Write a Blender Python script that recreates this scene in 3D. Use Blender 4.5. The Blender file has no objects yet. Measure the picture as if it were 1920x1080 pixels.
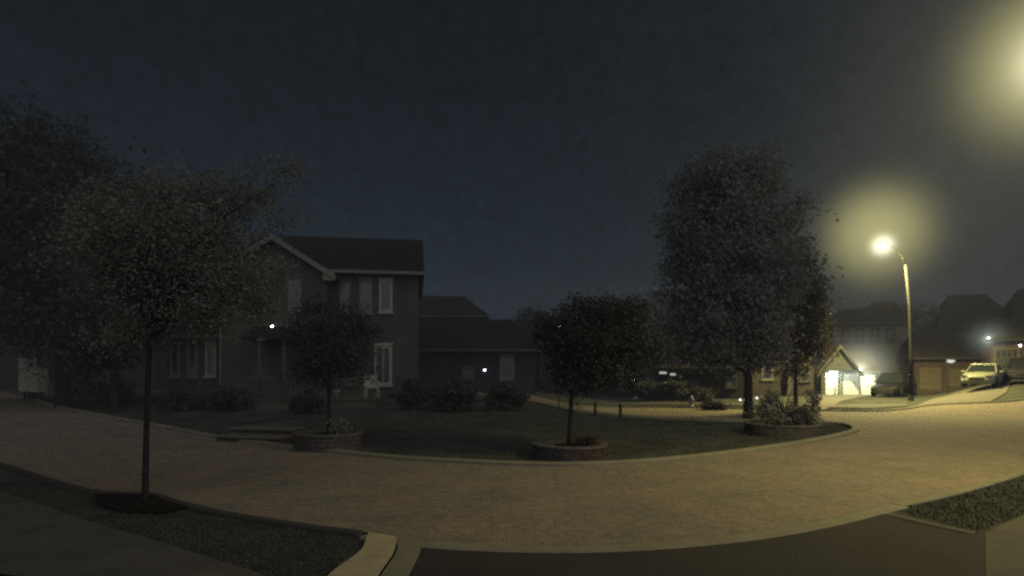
import bpy, bmesh, math, random
import numpy as np
from mathutils import Vector

SC = bpy.context.scene
COL = SC.collection
R = math.radians
F, H0, CX, HY = 1144.0, 2.0, 960.0, 690.0      # focal length (px of a 1920 wide frame), eye height, horizon row

# ------------------------------------------------------------------ terrain
def sstep(a, b, x):
    t = min(1.0, max(0.0, (x - a) / (b - a)))
    return t * t * (3 - 2 * t)
def terr(x, y):
    zl = 0.035 * min(15.0, max(0.0, y - 13.0)) * (1 - sstep(-1.0, 6.0, x))
    u = x - 0.72 * y
    zr = 1.15 * sstep(-2.5, 4.5, u) * sstep(23, 38, y)
    return zl + zr
def pt(px, py, dz=0.0):
    """ground point seen at a pixel of the photograph"""
    k = (px - CX) / F; m = (py - HY) / F
    y = 2.0; step = 0.1
    while y < 90:
        if H0 - m * y <= terr(k * y, y): break
        y += step
    lo, hi = y - step, y
    for _ in range(20):
        mid = (lo + hi) / 2
        if H0 - m * mid <= terr(k * mid, mid): hi = mid
        else: lo = mid
    return Vector((k * hi, hi, terr(k * hi, hi) + dz))
def at(px, py, y):
    return Vector(((px - CX) / F * y, y, H0 + (HY - py) / F * y))

# ------------------------------------------------------------------ materials
MATS = {}
def mat(name, col, rough=0.85, var=0.25, scale=4.0, spec=0.3, metal=0.0, bump=0.0, bscale=60.0, col2=None, emit=None, estr=0.0, coat=0.0, grain=0.0, cracks=False):
    if name in MATS: return MATS[name]
    m = bpy.data.materials.new(name); m.use_nodes = True
    nt = m.node_tree; N = nt.nodes; L = nt.links
    b = N['Principled BSDF']
    b.inputs['Roughness'].default_value = rough
    b.inputs['Metallic'].default_value = metal
    b.inputs['Specular IOR Level'].default_value = spec
    b.inputs['Coat Weight'].default_value = coat
    tc = N.new('ShaderNodeTexCoord')
    no = N.new('ShaderNodeTexNoise'); no.inputs['Scale'].default_value = scale; no.inputs['Detail'].default_value = 6
    no.inputs['Roughness'].default_value = 0.65
    L.new(tc.outputs['Object'], no.inputs['Vector'])
    cr = N.new('ShaderNodeValToRGB')
    c2 = col2 or tuple(c * (1 + var) for c in col)
    c1 = tuple(c * (1 - var) for c in col)
    cr.color_ramp.elements[0].position = 0.32; cr.color_ramp.elements[1].position = 0.68
    cr.color_ramp.elements[0].color = (*c1, 1); cr.color_ramp.elements[1].color = (*c2, 1)
    L.new(no.outputs['Fac'], cr.inputs['Fac']); cout = cr.outputs['Color']
    def scaled(fac, lo, hi, a, z):
        nonlocal cout
        mr = N.new('ShaderNodeMapRange'); mr.inputs['From Min'].default_value = a; mr.inputs['From Max'].default_value = z
        mr.inputs['To Min'].default_value = lo; mr.inputs['To Max'].default_value = hi; L.new(fac, mr.inputs['Value'])
        sc = N.new('ShaderNodeVectorMath'); sc.operation = 'SCALE'; L.new(cout, sc.inputs[0]); L.new(mr.outputs[0], sc.inputs['Scale']); cout = sc.outputs[0]
    if grain:
        for gs, ga in ((26, grain), (5.5, grain * .7)):
            g = N.new('ShaderNodeTexNoise'); g.inputs['Scale'].default_value = gs; g.inputs['Detail'].default_value = 5; g.inputs['Roughness'].default_value = .8
            L.new(tc.outputs['Object'], g.inputs['Vector']); scaled(g.outputs['Fac'], 1 - ga, 1 + ga, .35, .65)
    if cracks:
        nd = N.new('ShaderNodeTexNoise'); nd.inputs['Scale'].default_value = 1.3; nd.inputs['Detail'].default_value = 4; L.new(tc.outputs['Object'], nd.inputs['Vector'])
        mv = N.new('ShaderNodeMix'); mv.data_type = 'VECTOR'; mv.inputs['Factor'].default_value = .35
        L.new(tc.outputs['Object'], mv.inputs['A']); L.new(nd.outputs['Color'], mv.inputs['B'])
        vo = N.new('ShaderNodeTexVoronoi'); vo.feature = 'DISTANCE_TO_EDGE'; vo.inputs['Scale'].default_value = .42
        L.new(mv.outputs['Result'], vo.inputs['Vector']); scaled(vo.outputs['Distance'], .90, 1, .002, .012)
    L.new(cout, b.inputs['Base Color'])
    if bump:
        n2 = N.new('ShaderNodeTexNoise'); n2.inputs['Scale'].default_value = bscale; n2.inputs['Detail'].default_value = 3
        L.new(tc.outputs['Object'], n2.inputs['Vector'])
        bp = N.new('ShaderNodeBump'); bp.inputs['Strength'].default_value = bump; bp.inputs['Distance'].default_value = 0.02
        L.new(n2.outputs['Fac'], bp.inputs['Height']); L.new(bp.outputs['Normal'], b.inputs['Normal'])
    if emit:
        b.inputs['Emission Color'].default_value = (*emit, 1); b.inputs['Emission Strength'].default_value = estr
    MATS[name] = m
    return m
def brick(name, c1, c2, mortar, scale=1.0):
    if name in MATS: return MATS[name]
    m = bpy.data.materials.new(name); m.use_nodes = True
    nt = m.node_tree; N = nt.nodes; L = nt.links
    b = N['Principled BSDF']; b.inputs['Roughness'].default_value = 0.9; b.inputs['Specular IOR Level'].default_value = 0.2
    tc = N.new('ShaderNodeTexCoord'); sp = N.new('ShaderNodeSeparateXYZ'); L.new(tc.outputs['Object'], sp.inputs[0])
    ad = N.new('ShaderNodeMath'); L.new(sp.outputs[0], ad.inputs[0]); L.new(sp.outputs[1], ad.inputs[1])
    cb = N.new('ShaderNodeCombineXYZ'); L.new(ad.outputs[0], cb.inputs[0]); L.new(sp.outputs[2], cb.inputs[1])
    br = N.new('ShaderNodeTexBrick'); br.inputs['Scale'].default_value = scale
    br.inputs['Brick Width'].default_value = 0.24; br.inputs['Row Height'].default_value = 0.075; br.inputs['Mortar Size'].default_value = 0.012
    br.inputs['Color1'].default_value = (*c1, 1); br.inputs['Color2'].default_value = (*c2, 1); br.inputs['Mortar'].default_value = (*mortar, 1)
    L.new(cb.outputs[0], br.inputs['Vector'])
    no = N.new('ShaderNodeTexNoise'); no.inputs['Scale'].default_value = 0.8; no.inputs['Detail'].default_value = 4
    L.new(tc.outputs['Object'], no.inputs['Vector'])
    mr = N.new('ShaderNodeMapRange'); mr.inputs['To Min'].default_value = 0.6; mr.inputs['To Max'].default_value = 1.4
    L.new(no.outputs['Fac'], mr.inputs['Value'])
    mx = N.new('ShaderNodeVectorMath'); mx.operation = 'SCALE'
    L.new(br.outputs['Color'], mx.inputs[0]); L.new(mr.outputs[0], mx.inputs['Scale']); L.new(mx.outputs[0], b.inputs['Base Color'])
    MATS[name] = m
    return m
def leafmat(name, c1, c2):
    if name in MATS: return MATS[name]
    m = bpy.data.materials.new(name); m.use_nodes = True
    nt = m.node_tree; N = nt.nodes; L = nt.links
    b = N['Principled BSDF']; b.inputs['Roughness'].default_value = 0.6; b.inputs['Specular IOR Level'].default_value = 0.25
    at_ = N.new('ShaderNodeAttribute'); at_.attribute_name = 'shade'
    mx = N.new('ShaderNodeMix'); mx.data_type = 'RGBA'
    mx.inputs['A'].default_value = (*c1, 1); mx.inputs['B'].default_value = (*c2, 1)
    L.new(at_.outputs['Fac'], mx.inputs['Factor']); L.new(mx.outputs['Result'], b.inputs['Base Color'])
    tr = N.new('ShaderNodeBsdfTranslucent'); L.new(mx.outputs['Result'], tr.inputs['Color'])
    ms = N.new('ShaderNodeMixShader'); ms.inputs[0].default_value = 0.45
    out = N['Material Output']
    L.new(b.outputs[0], ms.inputs[1]); L.new(tr.outputs[0], ms.inputs[2]); L.new(ms.outputs[0], out.inputs['Surface'])
    MATS[name] = m
    return m
def emis(name, col, s):
    if name in MATS: return MATS[name]
    m = bpy.data.materials.new(name); m.use_nodes = True
    N = m.node_tree.nodes; N.clear()
    e = N.new('ShaderNodeEmission'); o = N.new('ShaderNodeOutputMaterial')
    e.inputs[0].default_value = (*col, 1); e.inputs[1].default_value = s
    m.node_tree.links.new(e.outputs[0], o.inputs['Surface'])
    MATS[name] = m
    return m

ASPH = mat('asphalt_road', (0.118, 0.110, 0.088), 0.9, 0.08, 0.9, 0.15, bump=0.6, bscale=70, col2=(0.160, 0.124, 0.092), grain=.28, cracks=True)
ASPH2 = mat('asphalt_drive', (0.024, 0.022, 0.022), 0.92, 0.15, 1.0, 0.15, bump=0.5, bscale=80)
CONC = mat('concrete', (0.125, 0.117, 0.085), 0.9, 0.15, 2.0, 0.2, bump=0.3)
CONCF = mat('concrete_far', (0.075, 0.070, 0.058), 0.9, 0.15, 2.0, 0.2, bump=0.3)
CONCK = mat('kerb_dark', (0.03, 0.028, 0.025), 0.9, 0.2, 1.5, 0.2, bump=0.3)
CONCD = mat('concrete_old', (0.05, 0.047, 0.04), 0.9, 0.2, 1.5, 0.2, bump=0.3)
CONCL = mat('concrete_pale', (0.24, 0.21, 0.13), 0.9, 0.2, 2.5, 0.2, bump=0.3)
GRASS = mat('lawn', (0.040, 0.042, 0.036), 1.0, 0.35, 0.9, 0.0, bump=1.0, bscale=30)
MULCH = mat('mulch', (0.014, 0.012, 0.010), 1.0, 0.4, 14, 0.0, bump=1.0, bscale=50)
ROOF = mat('shingles', (0.014, 0.014, 0.017), 0.95, 0.25, 3.0, 0.05, bump=0.5)
ROOF2 = mat('shingles_brown', (0.03, 0.024, 0.019), 0.95, 0.25, 3.0, 0.1, bump=0.5)
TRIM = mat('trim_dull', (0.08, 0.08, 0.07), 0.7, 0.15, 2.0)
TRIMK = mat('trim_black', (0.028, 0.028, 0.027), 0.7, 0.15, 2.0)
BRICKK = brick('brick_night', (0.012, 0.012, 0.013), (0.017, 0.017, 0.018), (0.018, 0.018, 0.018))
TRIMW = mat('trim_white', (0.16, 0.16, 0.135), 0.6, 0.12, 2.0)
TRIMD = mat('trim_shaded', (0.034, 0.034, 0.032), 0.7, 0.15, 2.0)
WHITE = mat('white_door', (0.36, 0.38, 0.35), 0.6, 0.06, 1.0)
GLASS = mat('dark_pane', (0.012, 0.012, 0.014), 0.25, 0.2, 1.0, 0.5)
BARK = mat('bark', (0.015, 0.014, 0.014), 0.95, 0.4, 12, 0.1, bump=1.0, bscale=30)
STONE = mat('planter_stone', (0.048, 0.042, 0.04), 0.9, 0.3, 5, 0.1, bump=0.6)
STONER = mat('planter_red', (0.042, 0.025, 0.023), 0.9, 0.3, 5, 0.1, bump=0.6)
RIM = mat('planter_rim', (0.062, 0.058, 0.052), 0.9, 0.2, 5, 0.1, bump=0.4)
METAL = mat('galvanised', (0.020, 0.0195, 0.0185), 0.95, 0.15, 3, 0.08)
DARK = mat('dark_metal', (0.02, 0.02, 0.022), 0.5, 0.2, 5)
RUBBER = mat('rubber', (0.012, 0.012, 0.012), 0.9, 0.2, 5)
BRICKD = brick('brick_dim', (0.030, 0.027, 0.026), (0.042, 0.036, 0.033), (0.044, 0.042, 0.040))
BRICKR = brick('brick_red', (0.062, 0.036, 0.028), (0.078, 0.044, 0.033), (0.055, 0.047, 0.04))
BRICKB = brick('brick_brown', (0.020, 0.018, 0.016), (0.026, 0.022, 0.018), (0.026, 0.024, 0.020))
SIDING = mat('siding', (0.040, 0.042, 0.039), 0.8, 0.12, 1.0)

# ------------------------------------------------------------------ builders
def fin(name, bm, m, parent=None, smooth=False, recalc=True):
    if recalc: bmesh.ops.recalc_face_normals(bm, faces=bm.faces)
    me = bpy.data.meshes.new(name); bm.to_mesh(me); bm.free()
    me.materials.append(m)
    if smooth: me.shade_smooth()
    o = bpy.data.objects.new(name, me); COL.objects.link(o)
    if parent: o.parent = parent
    return o
def tag(o, label=None, cat=None, group=None, kind=None):
    if label: o['label'] = label
    if cat: o['category'] = cat
    if group: o['group'] = group
    if kind: o['kind'] = kind
    return o
def empty(name, loc, rz=0.0):
    o = bpy.data.objects.new(name, None); COL.objects.link(o); o.location = loc; o.rotation_euler = (0, 0, rz)
    o.empty_display_size = 0.3
    return o
def box(bm, x0, y0, z0, x1, y1, z1, bev=0.0):
    vs = [bm.verts.new((x, y, z)) for z in (z0, z1) for x, y in ((x0, y0), (x1, y0), (x1, y1), (x0, y1))]
    fs = [bm.faces.new([vs[i] for i in f]) for f in ((3, 2, 1, 0), (4, 5, 6, 7), (0, 1, 5, 4), (1, 2, 6, 5), (2, 3, 7, 6), (3, 0, 4, 7))]
    if bev:
        es = list({e for f in fs for e in f.edges})
        bmesh.ops.bevel(bm, geom=es, offset=bev, segments=2, affect='EDGES', profile=0.5)
def prism(bm, pts, axis, a, b):
    """closed profile extruded: axis 'x': pts are (y,z); 'y': pts are (x,z); 'z': pts are (x,y)"""
    def mk(p, t):
        return {'x': (t, p[0], p[1]), 'y': (p[0], t, p[1]), 'z': (p[0], p[1], t)}[axis]
    A = [bm.verts.new(mk(p, a)) for p in pts]; B = [bm.verts.new(mk(p, b)) for p in pts]
    n = len(pts)
    bm.faces.new(A); bm.faces.new(B[::-1])
    for i in range(n): bm.faces.new((A[i], B[i], B[(i + 1) % n], A[(i + 1) % n]))
def tube(bm, pts, rads, seg=8, cap=True):
    pts = [Vector(p) for p in pts]
    if not isinstance(rads, (list, tuple)): rads = [rads] * len(pts)
    rings = []
    for i, p in enumerate(pts):
        d = (pts[min(i + 1, len(pts) - 1)] - pts[max(i - 1, 0)]).normalized()
        u = d.orthogonal().normalized() if abs(d.z) < 0.95 else Vector((1, 0, 0)).cross(d).normalized()
        if i and rings: 
            u = (pu - d * pu.dot(d)).normalized()
        pu = u
        v = d.cross(u)
        rings.append([bm.verts.new(p + (u * math.cos(2 * math.pi * k / seg) + v * math.sin(2 * math.pi * k / seg)) * rads[i]) for k in range(seg)])
    for a, b in zip(rings, rings[1:]):
        for k in range(seg): bm.faces.new((a[k], a[(k + 1) % seg], b[(k + 1) % seg], b[k]))
    if cap:
        bm.faces.new(rings[0][::-1]); bm.faces.new(rings[-1])
def lathe(bm, prof, seg=20, c=(0, 0, 0), jit=0.0, rnd=None):
    rings = []
    for r, z in prof:
        rings.append([bm.verts.new((c[0] + r * math.cos(2 * math.pi * k / seg) * (1 + (rnd.uniform(-jit, jit) if rnd else 0)),
                                    c[1] + r * math.sin(2 * math.pi * k / seg), c[2] + z)) for k in range(seg)])
    for a, b in zip(rings, rings[1:]):
        for k in range(seg): bm.faces.new((a[k], a[(k + 1) % seg], b[(k + 1) % seg], b[k]))
    bm.faces.new(rings[0][::-1]); bm.faces.new(rings[-1])
def ball(bm, c, r, sub=2, sq=(1, 1, 1)):
    g = bmesh.ops.create_icosphere(bm, subdivisions=sub, radius=r)
    for v in g['verts']:
        v.co = Vector((v.co.x * sq[0] + c[0], v.co.y * sq[1] + c[1], v.co.z * sq[2] + c[2]))

def sheet(name, xy, m, dz, cell=.75, kind='structure', thick=0.0):
    """flat polygon draped over the terrain"""
    cell = .75; dz += .022
    bm = bmesh.new()
    f = bm.faces.new([bm.verts.new((p[0], p[1], 0)) for p in xy])
    xs = [p[0] for p in xy]; ys = [p[1] for p in xy]
    for ax, a, b in ((0, min(xs), max(xs)), (1, min(ys), max(ys))):
        t = math.floor(a / cell) * cell + cell
        while t < b:
            co = (t, 0, 0) if ax == 0 else (0, t, 0); no = (1, 0, 0) if ax == 0 else (0, 1, 0)
            bmesh.ops.bisect_plane(bm, geom=bm.verts[:] + bm.edges[:] + bm.faces[:], plane_co=co, plane_no=no)
            t += cell
    bmesh.ops.triangulate(bm, faces=bm.faces)
    bmesh.ops.recalc_face_normals(bm, faces=bm.faces)
    for v in bm.verts: v.co.z = terr(v.co.x, v.co.y) + dz
    if bm.faces and sum(f.normal.z for f in bm.faces) < 0:
        bmesh.ops.reverse_faces(bm, faces=bm.faces)
    o = fin(name, bm, m, recalc=False)
    if kind: o['kind'] = kind
    return o
def smoothline(pts, n=6):
    """Catmull-Rom through 2D points"""
    P = [Vector((p[0], p[1])) for p in pts]
    P = [P[0] * 2 - P[1]] + P + [P[-1] * 2 - P[-2]]
    out = []
    for i in range(1, len(P) - 2):
        for k in range(n):
            t = k / n
            a, b, c, d = P[i - 1], P[i], P[i + 1], P[i + 2]
            out.append(0.5 * ((2 * b) + (c - a) * t + (2 * a - 5 * b + 4 * c - d) * t * t + (3 * b - a - 3 * c + d) * t ** 3))
    out.append(P[-2])
    return out
def kerb(name, line, off0, off1, h, m, dz=0.0, kind='structure'):
    """raised strip along a line, between two sideways offsets"""
    bm = bmesh.new(); rows = []
    for i, p in enumerate(line):
        d = (line[min(i + 1, len(line) - 1)] - line[max(i - 1, 0)]).normalized(); n = Vector((-d.y, d.x))
        a = p + n * off0; b = p + n * off1; c = a + (b - a) * 0.12; e = a + (b - a) * 0.88
        z = terr(p.x, p.y) + dz
        rows.append([bm.verts.new((q.x, q.y, zz)) for q, zz in ((a, z - 0.05), (a, z + h - 0.02), (c, z + h), (e, z + h), (b, z + h - 0.02), (b, z - 0.05))])
    for a, b in zip(rows, rows[1:]):
        for k in range(5): bm.faces.new((a[k], a[k + 1], b[k + 1], b[k]))
    bm.faces.new(rows[0]); bm.faces.new(rows[-1][::-1])
    o = fin(name, bm, m)
    if kind: o['kind'] = kind
    return o

# ------------------------------------------------------------------ ground, road, kerbs
def gline(pix): return [pt(*p).xy for p in pix]
bm = bmesh.new()
gx = [-400, -200, -120] + [x * .75 for x in range(-100, 120)] + [130, 200, 400]
gy = [-60, -20] + [y * .75 for y in range(-8, 108)] + [110, 200, 600]
vv = [[bm.verts.new((x, y, terr(x, y))) for x in gx] for y in gy]
for j in range(len(gy) - 1):
    for i in range(len(gx) - 1):
        bm.faces.new((vv[j][i], vv[j][i + 1], vv[j + 1][i + 1], vv[j + 1][i]))
g = fin('ground', bm, GRASS, recalc=False); g['kind'] = 'structure'

FAR = [(-260, 722), (-100, 729), (0, 740), (100, 764), (200, 786), (300, 804), (390, 822), (510, 839), (680, 858), (800, 868), (1000, 877), (1150, 875),
       (1300, 863), (1420, 848), (1520, 832), (1585, 819)]
TIP = [(1612, 809), (1600, 800), (1560, 795)]
BACK = [(1500, 793), (1360, 790), (1200, 783), (1085, 772)]
NEAR = [(-260, 800), (-100, 838), (0, 870), (60, 889), (150, 917), (215, 927), (290, 930), (345, 946), (450, 969), (600, 992), (700, 1004), (800, 1020), (1000, 1029), (1200, 1025),
        (1400, 1006), (1550, 979), (1650, 954), (1750, 933), (1850, 906), (1920, 883), (2040, 838), (2200, 790)]
farl = smoothline(gline(FAR + TIP + BACK), 5)
nearl = smoothline(gline(NEAR), 5)
SIDE = [(1085, 762), (1200, 765), (1380, 768), (1540, 772), (1640, 773), (1700, 769), (1745, 762), (1850, 757), (1920, 752), (2040, 744)]
sidel = smoothline(gline(SIDE), 5)
left_end = [Vector((-2.0, 33.5)), Vector((-5.5, 42.0)), Vector((-10.0, 46.5)), Vector((-6.0, 47.5)), Vector((-1.0, 41.5))]
road_xy = list(farl) + left_end[:2] + left_end[2:] + list(sidel) + list(nearl)[::-1]
sheet('road', [(p.x, p.y) for p in road_xy], ASPH, 0.004)
ASPH_LIT = mat('asphalt_side_lit', (0.23, 0.195, 0.125), 0.9, 0.10, 0.9, 0.15, bump=0.6, bscale=70, grain=.25)  # paler asphalt, lamp light put into the colour
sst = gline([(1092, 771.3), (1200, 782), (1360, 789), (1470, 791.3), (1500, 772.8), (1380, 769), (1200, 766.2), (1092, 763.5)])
sheet('side_road_lit', [(p.x, p.y) for p in sst], ASPH_LIT, 0.012)
kerb('far_kerb', farl, 0.0, 0.22, 0.10, CONC)
kerb('gutter_strip', farl, -0.25, -0.002, 0.012, CONC)
kerb('side_street_kerb', sidel, 0.0, 0.2, 0.10, CONC)
# near kerb: raised beside the grass, dropped across the driveway
i0 = 11 * 5; i1 = 16 * 5
kerb('near_kerb', nearl[:i0 - 5], -0.14, 0.0, 0.055, CONCK)
kerb('dropped_kerb', nearl[i0 - 5:i1 + 2], -0.24, 0.0, 0.045, CONC)
kerb('near_kerb', nearl[i1 + 1:], -0.16, 0.0, 0.05, CONC)

# driveway in front of the camera and its flared wings
dr = [(792, 1026), (1000, 1034), (1200, 1030), (1400, 1011), (1550, 984), (1640, 962), (1700, 985), (1800, 1008), (1840, 1004)]
drl = gline(dr)
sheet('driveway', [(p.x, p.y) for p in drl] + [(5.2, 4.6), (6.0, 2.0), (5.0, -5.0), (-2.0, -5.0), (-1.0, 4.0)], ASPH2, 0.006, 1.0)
wing = gline([(692, 1005), (744, 1014)]) + smoothline(gline([(744, 1016), (738, 1045), (714, 1082), (672, 1150)]), 5) + smoothline(gline([(560, 1150), (622, 1082), (676, 1040), (690, 1008)]), 5)
sheet('driveway_wing', [(p.x, p.y) for p in wing], CONCL, 0.03, 1.0)
wing2 = gline([(747, 1015), (792, 1023)]) + smoothline(gline([(792, 1026), (786, 1048), (770, 1082), (738, 1150)]), 5) + smoothline(gline([(676, 1150), (718, 1082), (742, 1045), (748, 1017)]), 5)
sheet('driveway_apron', [(p.x, p.y) for p in wing2], CONC, 0.025, 1.0)
for k, pl in enumerate(([(1650, 960), (1700, 972), (1760, 986), (1830, 1001)], [(1635, 966), (1680, 985), (1740, 1005), (1820, 1020)])):
    kerb('wing_kerb', smoothline(gline(pl), 5), -0.11, 0.06, 0.012 if k else 0.016, CONCD)
# footway on the near side
sw = gline([(-300, 940), (0, 925), (60, 945), (160, 980), (310, 1024), (470, 1075), (560, 1110), (560, 1200), (440, 1200), (200, 1110), (-300, 1040)])
sheet('sidewalk', [(p.x, p.y) for p in sw], CONCD, 0.012, 1.0)
sw = gline([(1848, 1004), (1925, 967), (2040, 915), (2200, 860), (2200, 905), (2060, 990), (1960, 1060), (1850, 1150)])
sheet('sidewalk', [(p.x, p.y) for p in sw], CONCD, 0.012, 1.0)
# footway and drives of the far side
sw = gline([(1085, 757), (1250, 759), (1400, 761), (1500, 764), (1640, 766), (1700, 762), (1700, 758), (1500, 759), (1400, 757), (1250, 755), (1085, 753)])
sheet('sidewalk', [(p.x, p.y) for p in sw], CONCD, 0.012, 1.5)
sw = gline([(1700, 768), (1745, 761), (1852, 756), (1870, 747), (1886, 737), (1893, 724), (1870, 719), (1820, 728), (1790, 737), (1745, 750)])
sheet('driveway', [(p.x, p.y) for p in sw], CONCF, 0.016, 1.0)
sw = gline([(1500, 771), (1541, 771.5), (1580, 752), (1635, 741), (1535, 741), (1518, 752)])
sheet('driveway', [(p.x, p.y) for p in sw], CONCF, 0.016, 1.0)
mb = gline([(175, 933), (215, 931), (290, 934), (335, 948), (350, 956), (310, 968), (230, 965), (190, 953)])
sheet('mulch_bed', [(p.x, p.y) for p in mb], MULCH, 0.03, 1.0)

# grass blades on the verges
def inside(p, poly):
    c = False; n = len(poly); j = n - 1
    for i in range(n):
        a, b = poly[i], poly[j]
        if (a[1] > p[1]) != (b[1] > p[1]) and p[0] < (b[0] - a[0]) * (p[1] - a[1]) / (b[1] - a[1]) + a[0]: c = not c
        j = i
    return c
def blades(name, polys, n, m, label, hh=(0.015, 0.05), seed=3):
    rnd = random.Random(seed); bm = bmesh.new()
    areas = []
    for P in polys:
        xs = [p[0] for p in P]; ys = [p[1] for p in P]; areas.append((min(xs), max(xs), min(ys), max(ys)))
    for P, (a, b, c, d) in zip(polys, areas):
        k = 0; tries = 0
        while k < n and tries < n * 6:
            tries += 1
            x, y = rnd.uniform(a, b), rnd.uniform(c, d)
            if not inside((x, y), P): continue
            k += 1; z = terr(x, y) + 0.002; w = rnd.uniform(0.004, 0.009); an = rnd.uniform(0, 6.28); h = rnd.uniform(*hh)
            ux, uy = math.cos(an) * w, math.sin(an) * w; lx, ly = rnd.uniform(-.03, .03), rnd.uniform(-.03, .03)
            bm.faces.new([bm.verts.new(q) for q in ((x - ux, y - uy, z), (x + ux, y + uy, z), (x + lx, y + ly, z + h))])
    o = fin(name, bm, m, recalc=False); tag(o, label, 'grass', kind='stuff')
GL = mat('grass_blade', (0.042, 0.043, 0.036), 0.9, 0.35, 2.0, 0.1)
v1 = [(p.x, p.y) for p in gline([(190, 962), (330, 966), (450, 978), (600, 998), (684, 1010), (615, 1080), (560, 1110), (470, 1072), (310, 1022), (165, 976)])]
v2 = [(p.x, p.y) for p in gline([(1668, 957), (1750, 942), (1850, 914), (1925, 890), (2030, 850), (2030, 912), (1925, 962), (1835, 998), (1760, 980)])]
blades('grass', [v1, v2], 9000, GL, 'short dark grass of the verges on either side of the near driveway')
v3 = [(p.x, p.y) for p in gline([(520, 835), (800, 862), (1000, 871), (1150, 869), (1300, 857), (1420, 842), (1520, 827), (1590, 812), (1500, 797), (1085, 778), (800, 775), (560, 790)])]
blades('grass', [v3], 16000, GL, 'dark lawn of the corner plot across the road', (0.03, 0.08), 5)

# ------------------------------------------------------------------ trees
def leaves(name, ells, n, size, m, parent, seed=1, origin=Vector((0, 0, 0)), per=34, spread=0.28, shell=0.55):
    rng = np.random.default_rng(seed)
    E = np.array([[*(e[0] - origin), e[1], e[2], e[3]] for e in ells], float)
    w = E[:, 3] * E[:, 4] * E[:, 5]; w = w ** 0.8; w /= w.sum()
    nc = max(6, n // per)
    idx = rng.choice(len(E), nc, p=w)
    d = rng.normal(size=(nc, 3)); d /= np.linalg.norm(d, axis=1)[:, None]
    r = (shell + (1.02 - shell) * rng.random(nc) ** 0.7) * rng.uniform(.88, 1.14, nc)
    r[rng.random(nc) < 0.3] *= 0.6
    cc = E[idx, :3] + d * r[:, None] * E[idx, 3:]
    cs = spread * (0.6 + 0.9 * rng.random(nc))
    li = rng.integers(0, nc, n)
    pos = cc[li] + np.clip(rng.normal(size=(n, 3)), -1.7, 1.7) * cs[li][:, None] * np.array([1, 1, 0.75]) * 0.6
    a = rng.normal(size=(n, 3)); a /= np.linalg.norm(a, axis=1)[:, None]
    b = rng.normal(size=(n, 3)); b -= (a * b).sum(1)[:, None] * a; b /= np.linalg.norm(b, axis=1)[:, None]
    s = size * (0.6 + 0.8 * rng.random(n))[:, None]
    V = np.stack([pos - a * s, pos + b * s * 0.55, pos + a * s, pos - b * s * 0.55], 1).reshape(-1, 3)
    me = bpy.data.meshes.new(name)
    me.vertices.add(len(V)); me.vertices.foreach_set('co', V.astype(np.float32).ravel())
    me.loops.add(4 * n); me.loops.foreach_set('vertex_index', np.arange(4 * n, dtype=np.int32))
    me.polygons.add(n); me.polygons.foreach_set('loop_start', np.arange(0, 4 * n, 4, dtype=np.int32))
    me.update(calc_edges=True)
    shade = np.clip(rng.random(nc) ** 1.6, 0, 1)[li] * 0.75 + rng.random(n) * 0.25
    at_ = me.attributes.new('shade', 'FLOAT', 'FACE'); at_.data.foreach_set('value', shade.astype(np.float32))
    me.materials.append(m)
    o = bpy.data.objects.new(name, me); COL.objects.link(o)
    if parent: o.parent = parent
    return o, [Vector(c) for c in cc[:: max(1, nc // 40)]]
LEAF = leafmat('leaf_olive', (0.118, 0.113, 0.098), (0.165, 0.158, 0.132))
LEAFD = leafmat('leaf_dark', (0.125, 0.127, 0.122), (0.165, 0.165, 0.157))
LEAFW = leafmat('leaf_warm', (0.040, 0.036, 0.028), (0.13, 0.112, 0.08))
LEAFM = leafmat('leaf_shade', (0.020, 0.021, 0.022), (0.034, 0.036, 0.037))
LEAFK = leafmat('leaf_black', (0.036, 0.037, 0.036), (0.060, 0.062, 0.060))
def tree(name, label, base, ells, n, size, m, rt=0.12, fork=None, lean=(0, 0), seed=1, cat='tree', group=None, nb=16, **kw):
    """ells: list of (centre, rx, ry, rz) in world space"""
    root = empty(name, base); tag(root, label, cat, group)
    crown, cc = leaves('crown', ells, n, size, m, root, seed, Vector(base), **kw)
    rnd = random.Random(seed)
    c0 = ells[0][0] - Vector(base)
    fz = fork if fork else max(0.5, min(e[0].z - e[3] * 0.7 for e in ells) - base[2])
    top = Vector((lean[0], lean[1], fz))
    bm = bmesh.new()
    tube(bm, [(0, 0, -0.1), (0, 0, 0.05), (lean[0] * .3, lean[1] * .3, fz * .4), top, top + (c0 - top) * 0.5, c0 + Vector((0, 0, ells[0][3] * .4))],
         [rt * 1.5, rt * 1.15, rt * .92, rt * .8, rt * .5, rt * .15], 10)
    rnd.shuffle(cc)
    for c in cc[:nb]:
        t = rnd.uniform(0.0, 0.75); s = top.lerp(c0, t)
        mid = s.lerp(c, 0.5) + Vector((rnd.uniform(-.2, .2), rnd.uniform(-.2, .2), rnd.uniform(-.05, .25))) * (c - s).length * 0.4
        tube(bm, [s, mid, c], [rt * (.5 - .3 * t), rt * .25, rt * .07], 6)
    fin('trunk', bm, BARK, root, smooth=True)
    return root
def E(px, py, y, rpx, rpy, ry=None):
    s = y / F
    return (at(px, py, y), rpx * s, ry if ry else rpx * s * 0.9, rpy * s)

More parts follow.
